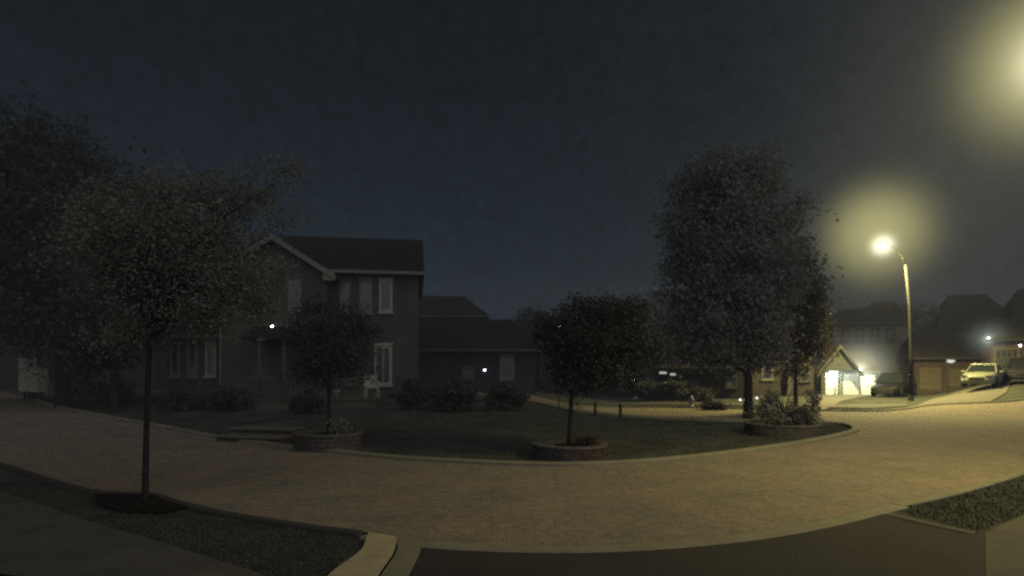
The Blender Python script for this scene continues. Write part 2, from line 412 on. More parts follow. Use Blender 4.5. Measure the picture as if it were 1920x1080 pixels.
# young street tree on the near verge
b = pt(272, 940)
Y = b.y
tree('street_tree', 'young tree with a thin dark trunk in a mulch bed on the near verge', b,
     [E(365, 450, Y, 130, 112, 1.2), E(235, 475, Y, 110, 130, 1.0), E(490, 535, Y - .2, 62, 42, .6), E(545, 415, Y, 42, 22, .35), E(455, 365, Y + .2, 75, 42, .6),
      E(525, 320, Y, 45, 20, .3), E(420, 560, Y, 110, 55, .8), E(330, 360, Y, 110, 45, .7), E(250, 620, Y, 70, 45, .6), E(360, 615, Y, 60, 25, .5), E(150, 420, Y, 45, 80, .5)],
     29000, 0.030, LEAF, rt=0.045, fork=2.35, lean=(0.06, 0), seed=11, nb=34, per=75, spread=0.25, shell=0.35)
# dark trees behind it at the far left
b = pt(118, 764); Y = b.y
tree('broadleaf_tree', 'tall dark leafy tree at the far left beyond the road', b,
     [E(60, 420, Y, 160, 190), E(40, 280, Y, 90, 105), E(190, 480, Y, 120, 170), E(-40, 450, Y, 150, 220), E(120, 590, Y, 120, 90), E(130, 290, Y, 60, 60)], 30000, 0.11, LEAFK, rt=0.28, seed=12, spread=0.7)
b = pt(215, 772); Y = b.y
tree('broadleaf_tree', 'lower dark tree between the tall left tree and the bay window', b,
     [E(215, 590, Y, 85, 90), E(180, 650, Y, 70, 55), E(280, 560, Y, 50, 45)], 13000, 0.10, LEAFK, rt=0.16, seed=13, spread=0.5)
# ornamental trees in the planters
p1 = pt(617, 852); p2 = pt(1068, 868); p3 = pt(1466, 823)
p1.y += .85; p2.y += .85; p3.y += 1.1
for p in (p1, p2, p3): p.x = {id(p1): (617 - CX), id(p2): (1068 - CX), id(p3): (1466 - CX)}[id(p)] / F * p.y; p.z = terr(p.x, p.y)
Y = p1.y
tree('ornamental_tree', 'small dark tree growing from the grey planter before the brick house', p1 + Vector((0, 0, .45)),
     [E(630, 640, Y, 75, 70), E(590, 590, Y, 45, 40), E(665, 610, Y, 40, 40), E(610, 690, Y, 60, 40), E(665, 690, Y, 40, 35), E(560, 640, Y, 25, 30), E(560, 700, Y, 30, 25)], 12000, 0.035, LEAFK, rt=0.05, seed=21, spread=0.22, nb=14)
Y = p2.y
tree('ornamental_tree', 'wide low tree rising from the half red planter at the lawn edge', p2 + Vector((0, 0, .35)),
     [E(1120, 630, Y, 100, 55), E(1060, 650, Y, 60, 60), E(1185, 640, Y, 60, 60), E(1130, 580, Y, 80, 25), E(1110, 690, Y, 75, 40), E(1020, 615, Y, 35, 25), E(1085, 712, Y, 62, 28), E(1175, 700, Y, 52, 36), E(1228, 665, Y, 28, 34), E(1165, 585, Y, 50, 30)],
     22000, 0.036, LEAFM, rt=0.055, seed=22, spread=0.22, lean=(0.05, 0), nb=20)
# the tall round tree and its lamp-lit neighbour
b = pt(1403, 786); Y = b.y
tree('broadleaf_tree', 'tall dense round-topped tree standing alone on the corner lawn', b,
     [E(1370, 430, Y, 122, 130), E(1345, 345, Y, 85, 55), E(1395, 340, Y, 75, 52), E(1320, 500, Y, 78, 120), E(1430, 520, Y, 65, 130), E(1370, 600, Y, 110, 75), E(1290, 640, Y, 50, 45), E(1440, 660, Y, 45, 35), E(1350, 665, Y, 60, 25)],
     56000, 0.082, LEAFD, rt=0.19, fork=1.6, seed=31, spread=0.55, per=80, nb=26)
b = pt(1492, 772); Y = b.y
tree('broadleaf_tree', 'smaller airy tree with lamp-lit leaves right of the tall round tree', b,
     [E(1500, 560, Y, 52, 80), E(1470, 480, Y, 35, 45), E(1500, 480, Y, 28, 40), E(1530, 600, Y, 30, 45), E(1460, 620, Y, 50, 45), E(1520, 650, Y, 35, 35), E(1485, 680, Y, 40, 30), E(1525, 540, Y, 20, 38)], 15000, 0.075, LEAFW, rt=0.10, fork=2.2, seed=32, spread=0.42, shell=0.3)
# trees behind the roofs
def bgtree(px, pyt, w, hgt, y, label, m=LEAFK, n=5000, size=.3, seed=1, g='trees behind the houses'):
    base = Vector(((px - CX) / F * y, y, terr((px - CX) / F * y, y)))
    cy = pyt + hgt / 2
    tree('broadleaf_tree', label, base, [E(px, cy, y, w / 2, hgt / 2), E(px - w * .25, cy + hgt * .15, y, w / 3.4, hgt / 2.6), E(px + w * .22, cy + hgt * .12, y, w / 3.2, hgt / 2.7)],
         n, size, m, rt=.35, seed=seed, spread=.9, group=g, nb=8)
bgtree(1660, 574, 80, 80, 64, 'rust brown tree behind the lamp post', LEAFW, seed=43, n=6000)
bgtree(1745, 578, 90, 75, 66, 'low dark brown tree just right of the lamp post', LEAFD, seed=44)
bgtree(1240, 540, 90, 130, 60, 'dim tree behind the porch house left of the tall round tree', LEAFD, seed=45, n=4000)
bgtree(1000, 592, 60, 60, 60, 'small dark tree at the end of the low roofs', LEAFK, seed=46)
def shrub(px, py, w, h, label, m=LEAFK, n=2500, size=.07, seed=1, y=None, name='shrub'):
    b = pt(px, py) if y is None else Vector(((px - CX) / F * y, y, terr((px - CX) / F * y, y)))
    s = b.y / F
    root = empty(name, b); tag(root, label, 'shrub', 'shrubs along the front gardens')
    c = Vector((0, 0, h * s * .5)) + b
    leaves('foliage', [(c, w * s / 2, w * s / 2.4, h * s / 2), (c - Vector((w * s * .25, 0, h * s * .15)), w * s / 3.5, w * s / 4, h * s / 3), (c + Vector((w * s * .25, 0, -h * s * .12)), w * s / 3.4, w * s / 4, h * s / 3)],
           n, size, m, root, seed, b, per=24, spread=.16, shell=.2)
    bm = bmesh.new(); rnd = random.Random(seed)
    for k in range(6):
        a = rnd.uniform(0, 6.28); tube(bm, [(0, 0, -.03), (math.cos(a) * w * s * .1, math.sin(a) * w * s * .1, h * s * .3), (math.cos(a) * w * s * .28, math.sin(a) * w * s * .28, h * s * .7)], [.025, .018, .006], 5)
    fin('stem', bm, BARK, root)
    return root
for k, a in enumerate([(770, 768, 70, 60, 'rounded black shrub at the right corner of the brick house', LEAFK),
          (575, 776, 60, 44, 'dark shrub left of the porch chair', LEAFK),
          (430, 770, 90, 46, 'dark shrub beneath the bay windows by the downpipe', LEAFK),
          (345, 768, 80, 40, 'low shrub below the three tall bay windows', LEAFK),
          (140, 756, 80, 62, 'grey green shrub right of the cluster mailbox', LEAFD),
          (215, 762, 70, 46, 'dim shrub behind the thin trunk at the left', LEAFK),
          (850, 772, 90, 66, 'black bush on the lawn before the low dark house', LEAFK),
          (950, 770, 90, 60, 'black bush left of the half red planter', LEAFK),
          (1215, 752, 62, 40, 'black hedge bush before the bright porch pillar', LEAFK),
          (1262, 752, 66, 46, 'black hedge bush below the lit transoms', LEAFK),
          (1310, 753, 50, 28, 'low black bush behind the hydrant', LEAFK),
          (1340, 770, 40, 16, 'tiny dark bush at the rear kerb of the lawn', LEAFK)]):
    shrub(*a[:5], m=a[5], seed=60 + k, size=.075 if k < 10 else .06, n=2200)

# ------------------------------------------------------------------ houses
class House:
    def __init__(s, name, label, px, y0, th, zg=None, group='houses around the street corner'):
        s.th = R(th); s.p = Vector(((px - CX) / F * y0, y0)); s.c, s.s = math.cos(s.th), math.sin(s.th)
        s.zg = terr(s.p.x, s.p.y) if zg is None else zg
        s.root = empty(name, (s.p.x, s.p.y, s.zg), s.th); tag(s.root, label, 'house', group)
    def l(s, px, py, off=0.0):
        k = (px - CX) / F; P = s.p + Vector((-s.s, s.c)) * off
        t = (k * P.y - P.x) / (s.c - k * s.s); y = P.y + t * s.s
        return t, H0 + (HY - py) / F * y - s.zg
    def world(s, x, y, z): return Vector((s.p.x + x * s.c - y * s.s, s.p.y + x * s.s + y * s.c, s.zg + z))
    def walls(s, x0, x1, y0, y1, z1, m, gable=None, name='wall'):
        bm = bmesh.new()
        if gable == 'y':   # ridge along y: gable faces the street
            xm = (x0 + x1) / 2; zr = z1 + gable_h(s, x1 - x0)
            prism(bm, [(x0, -.6), (x1, -.6), (x1, z1), (xm, zr), (x0, z1)], 'y', y0, y1)
        else: box(bm, x0, y0, -.6, x1, y1, z1)
        return fin(name, bm, m, s.root)
    def roof_x(s, x0, x1, y0, y1, z, zr, m, oh=.4, hip=0.0, t=.14, hipl=0.0, fascia=TRIM):
        """ridge parallel to the front"""
        ym = (y0 + y1) / 2; a, b = y0 - oh, y1 + oh
        k = (zr - z) / (ym - y0); ze = z - k * oh
        bm = bmesh.new(); X0, X1 = x0 - .25, x1 + .25
        lo = [bm.verts.new(q) for q in ((X0, a, ze), (X1, a, ze), (X1, b, ze), (X0, b, ze))]
        up = [bm.verts.new(q) for q in ((X0, a, ze + t), (X1, a, ze + t), (X1, b, ze + t), (X0, b, ze + t))]
        r0 = bm.verts.new((X0 + hipl, ym, zr + t)); r1 = bm.verts.new((X1 - hip, ym, zr + t))
        bm.faces.new(lo[::-1]); 
        for i in range(4): bm.faces.new((lo[i], lo[(i + 1) % 4], up[(i + 1) % 4], up[i]))
        bm.faces.new((up[0], up[1], r1, r0)); bm.faces.new((up[1], up[2], r1)); bm.faces.new((up[2], up[3], r0, r1)); bm.faces.new((up[3], up[0], r0))
        o = fin('roof', bm, m, s.root)
        bm = bmesh.new(); box(bm, X0 - .02, a - .10, ze - .02, X1 + .02, a - .004, ze + t - .02); fin('gutter', bm, fascia, s.root)
        return o
    def roof_y(s, x0, x1, y0, y1, z, zr, m, oh=.4, t=.12, trim=TRIM, ret=False):
        """ridge away from the street, gable facing it"""
        xm = (x0 + x1) / 2; k = (zr - z) / (xm - x0); ze = z - k * oh
        bm = bmesh.new()
        prism(bm, [(x0 - oh, ze), (xm, zr), (x1 + oh, ze), (x1 + oh, ze + t), (xm, zr + t), (x0 - oh, ze + t)], 'y', y0 - .35, y1)
        o = fin('roof', bm, m, s.root)
        for sg in (-1, 1):
            bm = bmesh.new(); e = (x0 - oh) if sg < 0 else (x1 + oh)
            prism(bm, [(e, ze - .10), (xm, zr - .10), (xm, zr + t + .02), (e, ze + t + .02)], 'y', y0 - .40, y0 - .352)
            fin('rake_board', bm, trim, s.root)
            if ret:
                bm = bmesh.new(); q = x0 if sg < 0 else x1
                prism(bm, [(e, ze - .12), (q - sg * .1, ze - .12), (q - sg * .1, ze + k * (oh + .1) - .12)], 'y', y0 - .348, y0 - .05)
                fin('eave_return', bm, trim, s.root)
        return o
    def window(s, a, b, c, d, off=0.0, trim=TRIM, fw=.09, bars=0, pane=GLASS, head=True):
        x0, z1 = s.l(a, b, off); x1, z0 = s.l(c, d, off)
        y = off
        bm = bmesh.new()
        box(bm, x0, y - .06, z0, x0 + fw, y + .02, z1); box(bm, x1 - fw, y - .06, z0, x1, y + .02, z1)
        box(bm, x0 + fw, y - .058, z1 - fw, x1 - fw, y + .02, z1); box(bm, x0 + fw, y - .058, z0, x1 - fw, y + .02, z0 + fw)
        for i in range(bars):
            q = x0 + (x1 - x0) * (i + 1) / (bars + 1); box(bm, q - .02, y - .05, z0 + fw, q + .02, y + .018, z1 - fw)
        w = fin('window', bm, trim, s.root)
        bm = bmesh.new(); box(bm, x0 + fw, y - .03, z0 + fw, x1 - fw, y - .004, z1 - fw); fin('pane', bm, pane, w)
        bm = bmesh.new(); box(bm, x0 - .06, y - .13, z0 - .07, x1 + .06, y + .02, z0 - .003); fin('sill', bm, trim, w)
        if head:
            bm = bmesh.new(); box(bm, x0 - .05, y - .09, z1 + .003, x1 + .05, y + .02, z1 + .12); fin('lintel', bm, trim, w)
        return w
    def garage(s, a, b, c, d, off=0.0, m=WHITE, win=True, trim=TRIM):
        x0, z1 = s.l(a, b, off); x1, z0 = s.l(c, d, off); z0 = max(z0, -.02)
        n = 4; dz = (z1 - z0) / n; y = off; bm = bmesh.new()
        box(bm, x0, y - .03, z0, x1, y + .02, z1)
        for i in range(n):
            for j in range(4):
                w = (x1 - x0) / 4
                if i == n - 1 and win: continue
                box(bm, x0 + j * w + .06, y - .055, z0 + i * dz + .05, x0 + (j + 1) * w - .06, y - .031, z0 + (i + 1) * dz - .05)
        g = fin('garage_door', bm, m, s.root)
        if win:
            bm = bmesh.new()
            for j in range(4):
                w = (x1 - x0) / 4; box(bm, x0 + j * w + .1, y - .05, z1 - dz + .1, x0 + (j + 1) * w - .1, y - .032, z1 - .12)
            fin('pane', bm, GLASS, g)
        bm = bmesh.new()
        box(bm, x0 - .12, y - .07, z0, x0 - .004, y + .02, z1 + .12); box(bm, x1 + .004, y - .07, z0, x1 + .12, y + .02, z1 + .12)
        box(bm, x0 - .003, y - .068, z1 + .004, x1 + .003, y + .02, z1 + .118)
        fin('door_frame', bm, trim, g)
        return g
    def door(s, a, b, c, d, off=0.0, m=None, lite=None):
        x0, z1 = s.l(a, b, off); x1, z0 = s.l(c, d, off); y = off; bm = bmesh.new()
        box(bm, x0, y - .04, z0, x1, y + .02, z1)
        for zz in (z0 + .15, z0 + (z1 - z0) * .5):
            box(bm, x0 + .12, y - .06, zz, x1 - .12, y - .041, zz + (z1 - z0) * .28)
        o = fin('door', bm, m or TRIMD, s.root)
        bm = bmesh.new(); ball(bm, (x1 - .1, y - .09, (z0 + z1) / 2), .035, 1); fin('handle', bm, METAL, o)
        if lite:
            lx0, lz1 = s.l(lite[0], lite[1], off); lx1, lz0 = s.l(lite[2], lite[3], off)
            bm = bmesh.new(); box(bm, lx0, y - .075, lz0, lx1, y - .062, lz1); fin('pane', bm, TRIM, o)
        return o
    def pipe(s, px, y0, y1, off=0.0, m=TRIM, r=.045):
        x, z1 = s.l(px, y0, off); _, z0 = s.l(px, y1, off); bm = bmesh.new()
        tube(bm, [(x, off - .06, z1), (x, off - .06, z0 + .1), (x, off - .2, z0)], r, 8); fin('downpipe', bm, m, s.root)
    def lamp(s, px, py, off, r=.05, col=(1, .93, .85), st=6.0, light=0.0, lo_=.35):
        x, z = s.l(px, py, off - .12)
        bm = bmesh.new(); box(bm, x - .05, off - .05, z - .09, x + .05, off - .001, z + .12, .01); box(bm, x - .035, off - .12, z + .07, x + .035, off - .052, z + .11)
        a = fin('wall_lamp', bm, DARK, s.root)
        bm = bmesh.new(); ball(bm, (x, off - .13, z), r, 2); fin('bulb', bm, emis('bulb_%g_%g_%g' % (col[0], col[2], st), col, st), a)
        if light:
            ld = bpy.data.lights.new('lamp_light', 'POINT'); ld.energy = light; ld.color = col; ld.shadow_soft_size = .12
            lo = bpy.data.objects.new('lamp_light', ld); COL.objects.link(lo); lo.parent = s.root; lo.location = (x, off - lo_, z - .02)
        return s.world(x, off - .13, z)
def gable_h(s, w): return w * .33

# -- the brick house facing the road
h = House('brick_house', 'two storey brick house with a pale trimmed front gable and porch', 785, 28.0, 9.0)
xl, _ = h.l(412, 600, -1.2); xr = 0.0
xw, _ = h.l(612, 600, -1.2)
_, ze = h.l(700, 514, -.4)
_, zr = h.l(700, 452, 4.5)
h.walls(xl + .3, xr, 0.0, 9.0, ze + .15, BRICKD)
h.roof_x(xw - 2.6, xr, 0.0, 9.0, ze + .25, zr, ROOF, oh=.45, hip=.0, fascia=TRIM)
# front gable wing
_, zg1 = h.l(512, 440, -1.55)
zgs = ze - .1
bm = bmesh.new(); xm = (xl + xw) / 2
prism(bm, [(xl, -.6), (xw, -.6), (xw, zgs), (xm, zg1 - .25), (xl, zgs)], 'y', -1.2, -.004); fin('gable_wall', bm, BRICKD, h.root)
h.roof_y(xl, xw, -1.2, 4.5, zgs, zg1 - .12, ROOF, oh=.42, trim=TRIM, ret=True)
# bay wing at the left
xb, _ = h.l(312, 640, -.3)
_, zb = h.l(360, 625, -.3); _, zbr = h.l(375, 566, 2.0)
h.walls(xb, xl - .01, -.3, 5.0, zb, BRICKD, name='bay_wall')
h.roof_x(xb, xl - .3, -.3, 5.0, zb, zbr, ROOF, oh=.35, hipl=1.6, fascia=TRIMD)
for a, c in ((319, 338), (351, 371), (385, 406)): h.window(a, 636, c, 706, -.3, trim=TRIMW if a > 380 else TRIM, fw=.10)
h.pipe(414, 600, 722, -1.2, TRIM)
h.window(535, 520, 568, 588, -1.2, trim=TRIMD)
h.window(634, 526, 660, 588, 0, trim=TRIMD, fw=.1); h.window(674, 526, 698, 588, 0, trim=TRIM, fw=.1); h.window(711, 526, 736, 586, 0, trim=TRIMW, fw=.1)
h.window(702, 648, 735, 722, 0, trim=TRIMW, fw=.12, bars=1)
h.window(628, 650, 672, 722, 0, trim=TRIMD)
h.door(474, 634, 506, 740, -1.2, lite=(483, 638, 497, 656))
h.lamp(510, 612, -1.2, r=.045, col=(1, .9, .85), st=14)
h.lamp(322, 623, -.3, r=.02, col=(.9, .9, 1), st=.4)
# porch
px0, zf = h.l(440, 757, -3.2); px1, _ = h.l(704, 757, -3.2)
zf = max(.25, zf)
bm = bmesh.new(); box(bm, px0, -3.2, -.3, px1, -1.22, zf); box(bm, xw + .02, -1.218, -.3, px1, -.004, zf - .002); fin('porch_slab', bm, CONCD, h.root)
bm = bmesh.new(); box(bm, px0 - .04, -3.26, zf - .07, px1 + .04, -3.202, zf - .004); fin('slab_edge', bm, TRIMD, h.root)
for pxx in (486, 532):
    xx, _ = h.l(pxx, 700, -2.9); bm = bmesh.new(); tube(bm, [(xx, -2.9, zf), (xx, -2.9, zf + 2.3)], .08, 12)
    box(bm, xx - .12, -3.02, zf + 2.3, xx + .12, -2.78, zf + 2.36); fin('porch_column', bm, TRIMD, h.root)
bm = bmesh.new(); xq, _ = h.l(455, 700, -2.9); xq2, _ = h.l(560, 700, -2.9)
prism(bm, [(-3.15, zf + 2.361), (-1.21, zf + 2.361), (-1.21, zf + 3.0), (-3.15, zf + 2.46)], 'x', xq, xq2); fin('porch_roof', bm, ROOF, h.root)
bm = bmesh.new(); box(bm, px0, -3.1, zf + .82, xq2, -3.05, zf + .88)
x = px0
while x < xq2: box(bm, x, -3.095, zf, x + .035, -3.06, zf + .82); x += .16
fin('railing', bm, TRIMD, h.root)
MAIN = h

# chair and pot on the porch
def chair(loc, rz, label):
    r_ = empty('garden_chair', loc, rz); tag(r_, label, 'chair')
    P = mat('white_plastic', (.20, .20, .17), .5, .08, 3)
    bm = bmesh.new(); box(bm, -.26, -.25, .40, .26, .25, .44, .012); fin('seat', bm, P, r_)
    bm = bmesh.new()
    prism(bm, [(-.25, .44), (.25, .44), (.27, .85), (.16, .98), (-.16, .98), (-.27, .85)], 'y', .24, .275); fin('backrest', bm, P, r_)
    for sx in (-1, 1):
        for sy in (-1, 1):
            bm = bmesh.new(); tube(bm, [(sx * .27, sy * .25, 0), (sx * .235, sy * .22, .40)], [.026, .03], 8); fin('leg', bm, P, r_)
        bm = bmesh.new(); tube(bm, [(sx * .28, .25, .66), (sx * .29, 0, .66), (sx * .28, -.24, .63), (sx * .27, -.25, .44)], [.025, .028, .026, .024], 8); fin('armrest', bm, P, r_)
cx_, _ = h.l(696, 755, -2.3)
chair(h.world(cx_, -2.3, zf), R(25), 'white plastic garden chair on the porch of the brick house')
cx_, _ = h.l(630, 755, -2.6)
r_ = empty('flower_pot', h.world(cx_, -2.6, zf)); tag(r_, 'pale flower pot with sprouting leaves on the porch left of the chair', 'flower pot')
bm = bmesh.new(); lathe(bm, [(.10, 0), (.15, .28), (.17, .30), (.17, .34), (.14, .34), (.13, .30)], 16); fin('pot', bm, TRIMW, r_, True)
bm = bmesh.new(); lathe(bm, [(.125, .27), (.125, .302)], 16); fin('soil', bm, MULCH, r_)
leaves('leaves', [(Vector((0, 0, .5)), .18, .18, .16)], 260, .05, LEAF, r_, 5, Vector((0, 0, 0)), per=12, spread=.08)

h = House('dark_house', 'dark two storey house hidden behind the trees at far left', -150, 40.0, 4)
a, z1 = h.l(-260, 600); b, _ = h.l(292, 600); _, zr = h.l(50, 560, 4)
h.walls(a, b, 0, 8, z1, BRICKK); h.roof_x(a, b, 0, 8, z1, zr, ROOF, oh=.4, fascia=TRIMK)
for q in (150, 225): h.window(q, 640, q + 28, 680, 0, trim=TRIMK)

# -- low dark house to its right and a taller roof behind
h = House('low_house', 'low dark house with one faint pale window and a tiny lit lamp', 860, 36.0, 6.0)
a, z1 = h.l(856, 652); b, _ = h.l(1004, 652); xx0, _ = h.l(770, 652)
_, zr = h.l(900, 603, 4.5)
h.walls(xx0, b, 0, 9, z1, BRICKK); h.roof_x(xx0, b, 0, 9, z1, zr, ROOF, oh=.5, hip=1.2, fascia=TRIMK)
h.window(937, 668, 964, 712, 0, trim=TRIM, fw=.13)
h.window(866, 690, 890, 712, 0, trim=TRIMK)
h.lamp(909, 694, 0, r=.05, col=(.75, .75, 1), st=14)
h = House('far_house', 'far house showing only a dark hipped roof above the low house', 790, 52.0, 4.0)
a, z1 = h.l(760, 590); b, _ = h.l(912, 590); _, zr = h.l(850, 558, 5)
h.walls(a, b, 0, 10, z1, BRICKK); h.roof_x(a, b, 0, 10, z1, zr, ROOF, oh=.5, hip=2.2, fascia=TRIMK)
# little light seen above the planter tree: on the gable of another house
h = House('dark_house', 'dark gabled house behind the planter tree with one bulb under its eave', 1010, 44.0, 0)
a, z1 = h.l(1012, 640); b, _ = h.l(1160, 640); _, zr = h.l(1090, 600, 4)
h.walls(a, b, 0, 8, z1, BRICKK); h.roof_x(a, b, 0, 8, z1, zr, ROOF, oh=.4, fascia=TRIMK)
h.window(1030, 685, 1046, 708, 0, trim=TRIMK)
h.lamp(1100, 664, 0, r=.04, st=.1)
r_ = empty('garden_lantern', pt(1048, 775)); 
hz = at(1048, 612, r_.location.y).z - r_.location.z
tag(r_, 'slim garden lantern post with a tiny lit bulb rising beside the planter tree', 'lamp')
bm = bmesh.new(); tube(bm, [(0, 0, 0), (0, 0, hz - .12)], [.03, .02], 8); fin('post', bm, DARK, r_)
bm = bmesh.new(); lathe(bm, [(.08, hz + .07), (.02, hz + .13)], 8); fin('lantern_cap', bm, DARK, r_)
bm = bmesh.new(); ball(bm, (0, 0, hz), .045); fin('bulb', bm, emis('bulb_lantern', (1, .95, .9), 10), r_)

for nm, lb, px_, x0_, x1_, ye, yr, Y0, th in (('hip_roof_house', 'dark house with a peaked hip roof rising above the pale yellow sedan', 1760, 1760, 1915, 610, 553, 62, -24),
                                      ('hip_roof_house', 'dark house cut by the right edge behind the pale garage door', 1898, 1898, 2040, 600, 541, 58, -28),
                                      ('hip_roof_house', 'low roofed house right of the lamp post behind the tan garage doors', 1700, 1700, 1790, 622, 583, 66, -22)):
    h = House(nm, lb, px_, Y0, th)
    a, zu = h.l(x0_, ye); b, _ = h.l(x1_, ye); _, zr = h.l((x0_ + x1_) / 2, yr, 4)
    h.walls(a, b, 0, 9, zu, BRICKR); h.roof_x(a, b, 0, 9, zu, zr, ROOF, oh=.45, hip=(b - a) * .30, hipl=(b - a) * .30, fascia=TRIMK)
    for f_ in (.2, .45, .7): h.window(x0_ + (x1_ - x0_) * f_, ye + 16, x0_ + (x1_ - x0_) * f_ + 13, ye + 36, 0, trim=TRIMK)
# -- porch house across the side street
h = House('porch_house', 'dim house across the side street with lit transoms and a bright porch pillar', 1186, 40.0, -8)
a, zu = h.l(1190, 660); b, _ = h.l(1400, 660); _, zr = h.l(1290, 636, 4)
h.walls(a, b, 0, 8, zu, BRICKB); h.roof_x(a, b, 0, 8, zu, zr, ROOF, oh=.4, hip=1.5, hipl=1.5, fascia=TRIMD)
h.window(1253, 664, 1269, 690, 0, trim=SIDING, fw=.16); h.window(1323, 657, 1343, 676, 0, trim=TRIMW, fw=.12, bars=1)
bm = bmesh.new(); _, zp = h.l(1300, 690, -1.8)
q0, _ = h.l(1225, 690, -1.8); q1, _ = h.l(1400, 690, -1.8)
prism(bm, [(-2.0, zp - .12), (-.004, zp - .12), (-.004, zp + .3), (-2.0, zp)], 'x', q0, q1); fin('porch_roof', bm, ROOF, h.root)
T = emis('transom_glow', (.95, 1, .85), .5)
for (a_, b_, c_, d_) in ((1236, 697, 1250, 701), (1256, 700, 1267, 704)): h.window(a_, b_, c_, d_, 0, trim=TRIM, fw=.01, pane=T, head=False)
h.window(1360, 708, 1382, 727, 0, trim=SIDING, fw=.12, pane=mat('pane_dusk', (.07, .07, .075), .5))
h.window(1290, 712, 1312, 738, 0, trim=TRIMD)
bm = bmesh.new(); q0, z0 = h.l(1187, 742, -.9); q1, z1_ = h.l(1197, 714, -.9)
prism(bm, [(q0, -.2), (q0 + .28, -.2), (q0 + .36, z1_ - .1), (q0 + .06, z1_ - .1)], 'y', -1.0, -.75)
box(bm, q0 - .08, -1.05, z1_ - .098, q0 + .48, -.7, z1_ + .05); fin('pillar', bm, WHITE, h.root)
bm = bmesh.new(); q0, z0 = h.l(1199, 742, -.3); q1, z1_ = h.l(1231, 706, -.3); box(bm, q0, -.3, -.3, q1, -.004, z1_); fin('lit_wall', bm, SIDING, h.root)
h.lamp(1190, 708, -.3, r=.04, st=4, light=14, col=(1, .97, .85))  # added lamp that brightens the pillar and the pale wall

# -- brick house behind the tall tree
h = House('brick_house', 'brown brick house half hidden behind the tall round tree', 1405, 44.0, -15)
a, zu = h.l(1408, 640); b, _ = h.l(1526, 640); _, zr = h.l(1470, 598, 4.5)
h.walls(a, b, 0, 9, zu, BRICKB); h.roof_x(a, b, 0, 9, zu, zr, ROOF2, oh=.4, fascia=TRIMD)
h.window(1428, 686, 1450, 712, 0, trim=TRIM); h.window(1500, 690, 1518, 715, 0, trim=TRIMD); h.window(1432, 648, 1450, 668, 0, trim=TRIMD)
h.pipe(1476, 645, 730, 0, TRIM, .06)
bm = bmesh.new(); q0, z1_ = h.l(1477, 685, -.4); q1, z0 = h.l(1482, 738, -.4); box(bm, q0, -.5, -.2, q0 + .2, -.3, z1_); fin('pillar', bm, SIDING, h.root)

# -- lit garage house
h = House('garage_house', 'house with a floodlit white double garage under a small gable', 1537, 46.0, -18)
a, _ = h.l(1537, 700); b, zw = h.l(1641, 697); m_, _ = h.l(1611, 700)
_, zr = h.l(1620, 660, 2.6)
LITW = mat('garage_wall_lit', (.30, .32, .29), .8, .06, 1.2)  # white wall toned paler than the gable so it reads as lit
h.walls(a, b, .0, 7, zw + .05, LITW)
h.roof_x(a + .8, b, 0, 5.2, zw + .1, zr, ROOF2, oh=.3, fascia=SIDING)
gm, zap = h.l(1574, 650, -1.3)
g0, _ = h.l(1540, 700, -1.0); g1, zgw = h.l(1609, 694, -1.0)
gm = (g0 + g1) / 2
bm = bmesh.new(); prism(bm, [(g0, zgw), (g1, zgw), (gm, zap - .15)], 'y', -1.0, 2.0)
fin('gable_wall', bm, SIDING, h.root)
bm = bmesh.new(); box(bm, g0, -.98, -.3, g0 + .3, -.004, zgw - .004); box(bm, (g0 + g1) / 2 - .10, -.98, -.3, (g0 + g1) / 2 + .02, -.86, zgw - .004); fin('porch_column', bm, SIDING, h.root)
h.roof_y(g0, g1, -1.0, 2.0, zgw, zap, ROOF2, oh=.3, trim=SIDING)
h.garage(1542, 700, 1575, 741, 0, win=False); h.garage(1581, 700, 1610, 741, 0, win=False)
h.door(1620, 706, 1630, 741, 0, m=LITW)
F1 = h.lamp(1613, 693, 0, r=.11, col=(.92, 1, .84), st=12, light=270, lo_=1.3)
F2 = h.lamp(1560, 698, 0, r=.06, col=(.92, 1, .86), st=6, light=190, lo_=.7)
h2 = House('siding_house', 'pale sided two storey house standing behind the floodlit garage', 1562, 56.0, -18)
a, zu = h2.l(1562, 607); b, _ = h2.l(1712, 607); _, zr = h2.l(1640, 580, 4.5)
h2.walls(a, b, 0, 9, zu, mat('siding_tan', (.12, .112, .085), .8, .12, 1.0)); h2.roof_x(a, b, 0, 9, zu, zr, ROOF2, oh=.4, hip=1.8, hipl=1.8, fascia=TRIMD)
for a_, c_ in ((1580, 1592), (1606, 1620), (1634, 1648), (1662, 1678)): h2.window(a_, 618, c_, 640, 0, trim=TRIMD)

# -- brick garage house to the right of the lamp post
h = House('brick_house', 'reddish brick house with two tan garage doors right of the lamp post', 1716, 48.0, -24)
a, _ = h.l(1714, 700); b, zu = h.l(1834, 668); _, zr = h.l(1780, 620, 4)
h.walls(a, b, 0, 9, zu, BRICKR); h.roof_x(a, b, 0, 9, zu, zr, ROOF2, oh=.4, hip=1, hipl=1, fascia=TRIMD)
TAN = mat('tan_door', (.085, .068, .045), .7, .1, 1)
h.garage(1724, 688, 1765, 731, 0, m=TAN, win=False, trim=TRIMD); h.garage(1777, 691, 1812, 726, 0, m=TAN, win=False, trim=TRIMD)
h.lamp(1766, 668, 0, r=.055, col=(1, .85, .75), st=10)
